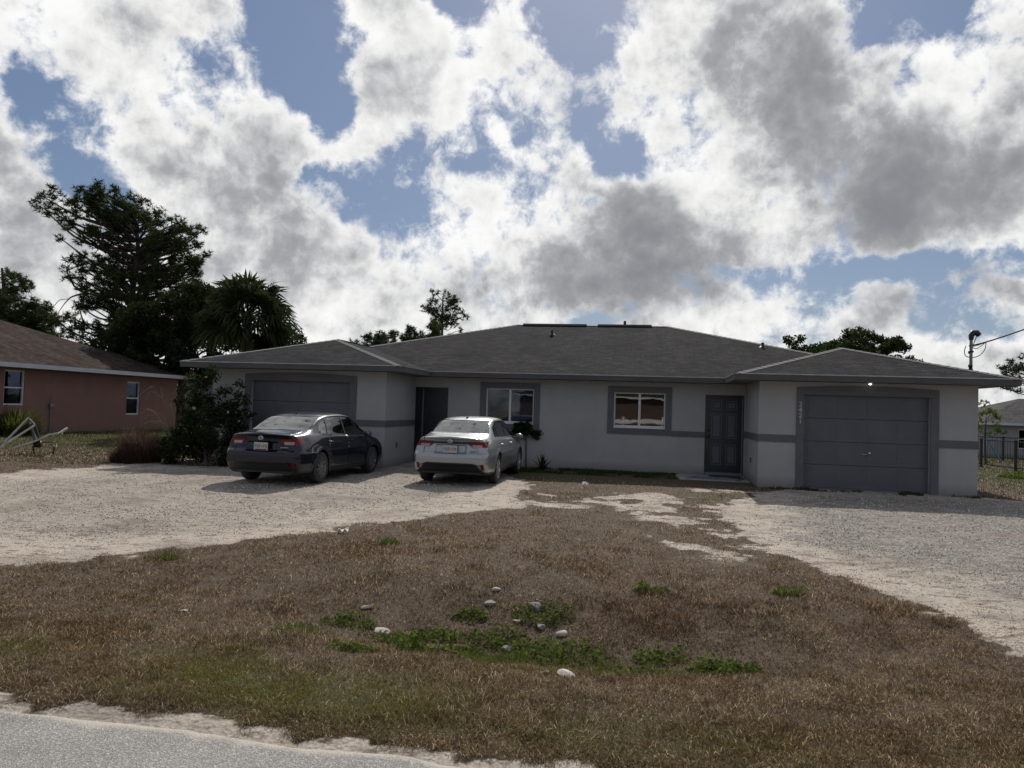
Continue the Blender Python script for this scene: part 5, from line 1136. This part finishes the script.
def litter(px, py, w, h, label, seed):
    c = gp(px, py); s = c.y/FPX; rg = np.random.default_rng(seed); mb = MB(); n = 4
    P_ = [[Vector(((i/n-.5)*w*s, (j/n-.5)*w*s*.8, .015+h*s*rg.random())) for i in range(n+1)] for j in range(n+1)]
    vs = [p for r_ in P_ for p in r_]; mb.add(vs, [(j*(n+1)+i, j*(n+1)+i+1, (j+1)*(n+1)+i+1, (j+1)*(n+1)+i) for j in range(n) for i in range(n)]); o = mb.build('paper_scrap', M['paper']); o.location = c; tag(o, label=label, cat='litter')
litter(343, 533, 10, 4, 'crumpled white scrap at the edge of the left drive', 1); litter(585, 486, 6, 4, 'white scrap in front of the house wall', 2)

# ------------------------------------------------------------------ neighbouring buildings
def hip_roof(w0, w1, d0, d1, z, sl_, oh):
    a, b, c, d = w0-oh, w1+oh, d0-oh, d1+oh; wx, wy = b-a, d-c; h = min(wx, wy)/2; zt = z+sl_*h
    if wx > wy: p, q = (a+h, (c+d)/2, zt), (b-h, (c+d)/2, zt); return [[(a, c, z), (b, c, z), q, p], [(b, c, z), (b, d, z), q], [(b, d, z), (a, d, z), p, q], [(a, d, z), (a, c, z), p]]
    p, q = ((a+b)/2, c+h, zt), ((a+b)/2, d-h, zt); return [[(a, c, z), (b, c, z), p], [(b, c, z), (b, d, z), q, p], [(b, d, z), (a, d, z), q], [(a, d, z), (a, c, z), p, q]]
def simple_house(name, label, loc, rz, w, d, hw, wallm, roofm, fasm, sl_, oh=.5, wins=(), fh=.16):
    root = empty(name, loc, rz, label=label, cat='house')
    wm = MB(); wx = [(a, b, z0, z1) for (sd_, a, b, z0, z1) in wins if sd_ == 'front']; wr = [(a, b, z0, z1) for (sd_, a, b, z0, z1) in wins if sd_ == 'right']
    wall_boxes(wm, 0, w, 0, .2, wx, 'x', hw); wall_boxes(wm, .2, d, w, -.2, wr, 'y', hw); wm.box(0, .2, .2, d, -.2, hw); wm.box(.2, w-.2, d-.2, d, -.2, hw)
    part(wm, 'wall', wallm, root)
    rf = roof_mesh('roof', hip_roof(0, w, 0, d, hw+fh, sl_, oh), M[roofm], root)
    part(MB().add([(-oh, -oh, hw+.005), (w+oh, -oh, hw+.005), (w+oh, d+oh, hw+.005), (-oh, d+oh, hw+.005)], [(0, 1, 2, 3)]), 'soffit', 'soffit', root)
    T_ = .02; part(MB().box(-oh-T_, w+oh+T_, -oh-T_, -oh, hw, hw+fh).box(-oh-T_, w+oh+T_, d+oh, d+oh+T_, hw, hw+fh).box(-oh-T_, -oh, -oh, d+oh, hw, hw+fh).box(w+oh, w+oh+T_, -oh, d+oh, hw, hw+fh), 'fascia', fasm, root)
    for (sd_, a, b, z0, z1) in wins:
        fr, gl, mr = MB(), MB(), MB()
        if sd_ == 'front':
            for q in ((a, a+.05, z0, z1), (b-.05, b, z0, z1), (a+.05, b-.05, z0, z0+.05), (a+.05, b-.05, z1-.05, z1)): fr.box(q[0], q[1], .04, .1, q[2], q[3])
            mr.box(a+.05, b-.05, .035, .09, (z0+z1)/2-.025, (z0+z1)/2+.025); gl.box(a+.05, b-.05, .095, .1, z0+.05, z1-.05); bx_ = MB().box(a-.2, b+.2, .3, .32, z0-.3, z1+.2)
        else:
            for q in ((a, a+.05, z0, z1), (b-.05, b, z0, z1), (a+.05, b-.05, z0, z0+.05), (a+.05, b-.05, z1-.05, z1)): fr.box(w-.1, w-.04, q[0], q[1], q[2], q[3])
            mr.box(w-.09, w-.035, a+.05, b-.05, (z0+z1)/2-.025, (z0+z1)/2+.025); gl.box(w-.1, w-.095, a+.05, b-.05, z0+.05, z1-.05); bx_ = MB().box(w-.32, w-.3, a-.2, b+.2, z0-.3, z1+.2)
            part(MB().bbox(w-.02, w+.04, a-.04, b+.04, z0-.06, z0, .005), 'sill', 'lightfascia', root) if False else None
        wo = part(fr, 'window', 'white', root); part(mr, 'mullion', 'white', wo); part(gl, 'glass', 'glassn', wo); part(bx_, 'dark_room', 'dark', wo)
    return root
# pink neighbour: its right side wall faces us
nd = 15.; ncorner = Vector((-16.2, 35.7, 0)); wN = 12.; zN = .1
nh_loc = ncorner-Vector((*HE, 0))*wN-Vector((*HN, 0))*nd; nh_loc.z = zN
def on_right(px, py):                        # hit the neighbour's right wall
    d = ray(px, py); o = np.array([ncorner.x, ncorner.y, 0]); c = np.array([0, 0, EYE]); e3 = np.array([*HE, 0]); n3 = np.array([*HN, 0])
    t_ = ((o-c)@e3)/(d@e3); q = c+d*t_-o; return q@n3+nd, q[2]-zN
a1, zt1 = on_right(127.5, 381.5); b1, _ = on_right(140.5, 382); _, zb1 = on_right(134, 414.5)
a0, zt0 = on_right(5, 369.5); b0_, _ = on_right(25.5, 371); _, zb0 = on_right(15, 405)
nhouse = simple_house('neighbour_house', 'low pink stucco house with brown shingle roof and pale fascia at the left', nh_loc, -HA, wN, nd, 2.40, 'pink', 'roof2', 'lightfascia', .37, .5, [('right', a1, b1, zb1, zt1), ('right', a0, b0_, zb0, zt0)])
yy, zz = on_right(50, 402); part(MB().tube([(wN+.04, yy, -.05), (wN+.04, yy, zz)], .022, 8).bbox(wN, wN+.1, yy-.1, yy+.12, zz-.18, zz-.06, .01).tube([(wN+.04, yy, zz), (wN+.04, yy+.0, zz+.28)], .012, 6), 'stand_pipe', 'polem', nhouse)
# grey house showing in the gap behind the shrub
g_ = at(160, 430, 46.); simple_house('far_house', 'pale grey house glimpsed between the pink house and the left wing', (g_.x, 46., 0), -HA, 7., 6., 2.75, 'farwall', 'roof2', 'lightfascia', .3, .45)
# grey house far right, standing on lower ground
g_ = at(985, 456, 50.); simple_house('far_house', 'grey house with grey shingle roof beyond the black fence at the right', (g_.x, 50., -.65), -HA*.6, 12., 9., 2.15, 'farwall', 'roof3', 'lightfascia', .36, .5, [('front', 2.1, 3.1, .6, 1.9)])
# house across the street behind the camera: it is what the windows mirror
hs = simple_house('street_house', 'pink house across the road mirrored in the front windows', (-16, -31, 0), 0, 20, 8, 2.7, 'brownwall', 'roof2', 'lightfascia', .36, .5)
for ch in hs.children:
    pass
wf = empty('stand_in_rail', (-6, -9.2, 0), 0, label='made-up white rail added across the road to be mirrored in the right front window', cat='fence')  # invented rail, added out of view for the white wedge in the pane
for k in range(4): part(MB().box(k*2.6-.06, k*2.6+.06, -.06, .06, -.1, 1.2+.05*k), 'post', 'white', wf)
part(MB().bar((-.3, .09, .86), (8.1, .09, 1.12), .05, .2), 'rail', 'white', wf); part(MB().bar((-.3, .09, .38), (8.1, .09, .5), .05, .12), 'rail', 'white', wf)
dv = MB().box(-9, -3, -23, -3.9, -.05, .02).build('neighbour_driveway', M['concrete']); tag(dv, kind='structure')
# ------------------------------------------------------------------ black fence, swing frame, yard frame
pA, pB = gp(981, 467), gp(1015.5, 471.5); dF = (pB-pA); sp_ = dF.length
fr_ = empty('black_fence', pA, 0, label='black metal picket fence running right from the house corner', cat='fence')
rail = MB().bar(dF*(-.9)+Vector((0, 0, 1.0)), dF*4+Vector((0, 0, 1.0)), .035).bar(dF*(-.9)+Vector((0, 0, .12)), dF*4+Vector((0, 0, .12)), .03); part(rail, 'rail', 'black', fr_)
for k in range(0, 4): part(MB().bar(dF*k+Vector((0, 0, -.1)), dF*k+Vector((0, 0, 1.06)), .07), 'post', 'black', fr_)
pk = MB(); n_ = int(sp_*4.9/.1)
for k in range(n_): p = dF*(-.9+4.9*k/n_); pk.bar(p+Vector((0, 0, .1)), p+Vector((0, 0, 1.0)), .006)
part(pk, 'pickets', 'black', fr_)
pA, pB = gp(1003, 460.5), gp(1040, 462.5); dF = pB-pA
fr_ = empty('black_fence', pA, 0, label='second black fence line farther back, before the grey house', cat='fence')
rail = MB().bar(dF*(-1.2)+Vector((0, 0, 1.0)), dF*3+Vector((0, 0, 1.0)), .04).bar(dF*(-1.2)+Vector((0, 0, .1)), dF*3+Vector((0, 0, .1)), .04); part(rail, 'rail', 'black', fr_)
for k in range(-1, 3): part(MB().bar(dF*k+Vector((0, 0, -.1)), dF*k+Vector((0, 0, 1.05)), .07), 'post', 'black', fr_)
pk = MB(); n_ = 60
for k in range(n_): p = dF*(-1.2+4.2*k/n_); pk.bar(p+Vector((0, 0, .1)), p+Vector((0, 0, 1.0)), .012)
part(pk, 'pickets', 'black', fr_)
b = gp(1001, 461.5); tpt = at(979, 425, b.y+.2); sw = empty('swing_frame', b, 0, label='teal slanting metal leg of a swing frame behind the fence', cat='swing frame')
part(MB().tube([(0, 0, 0), tpt-b], .035, 8), 'leg', 'teal', sw); part(MB().tube([(2*(tpt-b).x, 0, 0), tpt-b+Vector((0, .05, 0))], .035, 8), 'leg', 'teal', sw); part(MB().tube([tpt-b, tpt-b+Vector((-1.2, 2.6, 0))], .035, 8), 'top_bar', 'teal', sw)
c = gp(1018, 478); mound('grass_tuft', 'bright green low bush on the lawn at the right edge', 'shrub', (c.x+.3, c.y), .8, .22, 900, M['grassg'], 71, wd=.03)
Yf = 19.4; b = gp(40, 456); yf = empty('metal_frame', b, 0, label='overturned frame of pale bars, black struts and a thin hoop on the left lawn', cat='garden frame')
V_ = lambda x, y, Y=Yf: at(x, y, Y)-b
part(MB().bar(V_(-6, 451, 19.1), V_(35, 425), .075, .045), 'pale_bar', 'palewood', yf); part(MB().bar(V_(5, 442, 19.9), V_(28, 418.5, 19.9), .06, .04), 'pale_bar', 'palewood', yf)
bl = MB(); pts = [V_(14, 448, 19.2), V_(36, 441, 19.3), V_(50, 434.5, 19.4), V_(60, 433, 19.4), V_(67.5, 428, 19.5)]
for p, q in zip(pts[:-1], pts[1:]): bl.bar(p, q+(q-p)*.03, .2, .045)
part(bl, 'blade', 'palewood', yf)
for a, c_ in (((28.5, 418.5, 19.9), (37, 443, 19.5)), ((31, 424, 19.6), (35, 442, 19.5)), ((35, 425, 19.4), (40, 441, 19.5)), ((28.5, 418.5, 19.9), (35, 425, 19.4))): part(MB().bar(V_(*a), V_(*c_), .045), 'strut', 'black', yf)
part(MB().lathe([(0, -.07), (.09, -.07), (.09, .07), (0, .07)], V_(38, 444), 16, 'x'), 'hub', 'black', yf)
hb = MB().torus((0, 0, 0), .29, .013, 'z', 36, 6); mtx = Matrix.Rotation(R(38), 3, 'X'); hb.v = [tuple(mtx @ Vector(v)+V_(44, 449)) for v in hb.v]; part(hb, 'hoop', 'black', yf)
part(MB().bar(V_(33, 446), V_(35, 457), .03).bar(V_(54, 447), V_(53, 455), .03), 'hoop_leg', 'black', yf)
# lawns of the neighbours (sparser, coarser blades)
def lawn(x0, x1, y0, y1, n, seed, gbias):
    rg = np.random.default_rng(seed); x = rg.uniform(x0, x1, n); y = rg.uniform(y0, y1, n); _, _, ba, gr, gn, u, v = masks(x, y)
    hx = (x-HX)*HE[0]+(y-HY)*HE[1]; hv = (x-HX)*HN[0]+(y-HY)*HN[1]; nu = (x-ncorner.x)*HE[0]+(y-ncorner.y)*HE[1]
    k = (rg.random(n) > ba*1.1) & ~((hv > 0) & (hx > UA) & (hx < W_)) & ~((nu < .02) & (x < -12)) ; x, y, gn = x[k], y[k], gn[k]; n = len(x)
    g = rg.random(n) < np.clip(gn*.9+gbias, 0, .9); col = np.where(g[:, None], np.array([[.085, .105, .03]])*(.5+.8*rg.random((n, 1))), pal[rg.choice(len(pal), n)]*(.7+.5*rg.random((n, 1))))
    return x, y, col
L1 = lawn(-24, -6.5, 17, 40, 130000, 1, .3)
rg = np.random.default_rng(44); nw = 26000; u_ = rg.uniform(-7.4, -1.7, nw); v_ = VM-.03-rg.random(nw)**1.2*1.5; u2 = rg.uniform(.0, W_, 5000); v2 = -.02-rg.random(5000)**2*.4; k2 = vnoise(u2, v2, 2.2, 5, 3) > .5
u_ = np.concatenate([u_, u2[k2]]); v_ = np.concatenate([v_, v2[k2]]); kx = rg.random(len(u_)) < sstep(.3, .6, vnoise(u_, v_, 1.6, 6, 4)); u_, v_ = u_[kx], v_[kx]
L3 = (HX+u_*HE[0]+v_*HN[0], HY+u_*HE[1]+v_*HN[1], np.array([[.05, .075, .02]])*(.5+1.1*rg.random((len(u_), 1)))); L2 = lawn(9.5, 27, 12, 45, 110000, 2, .12)
x = np.concatenate([L1[0], L2[0], L3[0]]); y = np.concatenate([L1[1], L2[1], L3[1]]); col = np.concatenate([L1[2], L2[2], L3[2]]); rg = np.random.default_rng(3); n = len(x)
tag(blades('lawn_grass', GRASS, n, (x, y), (.03+.05*rg.random(n))*np.where(col[:, 1] > col[:, 0]*1.2, 1.2, 1.), .010+.010*rg.random(n), .75+rg.random(n)*.6, col, 6), kind='stuff')
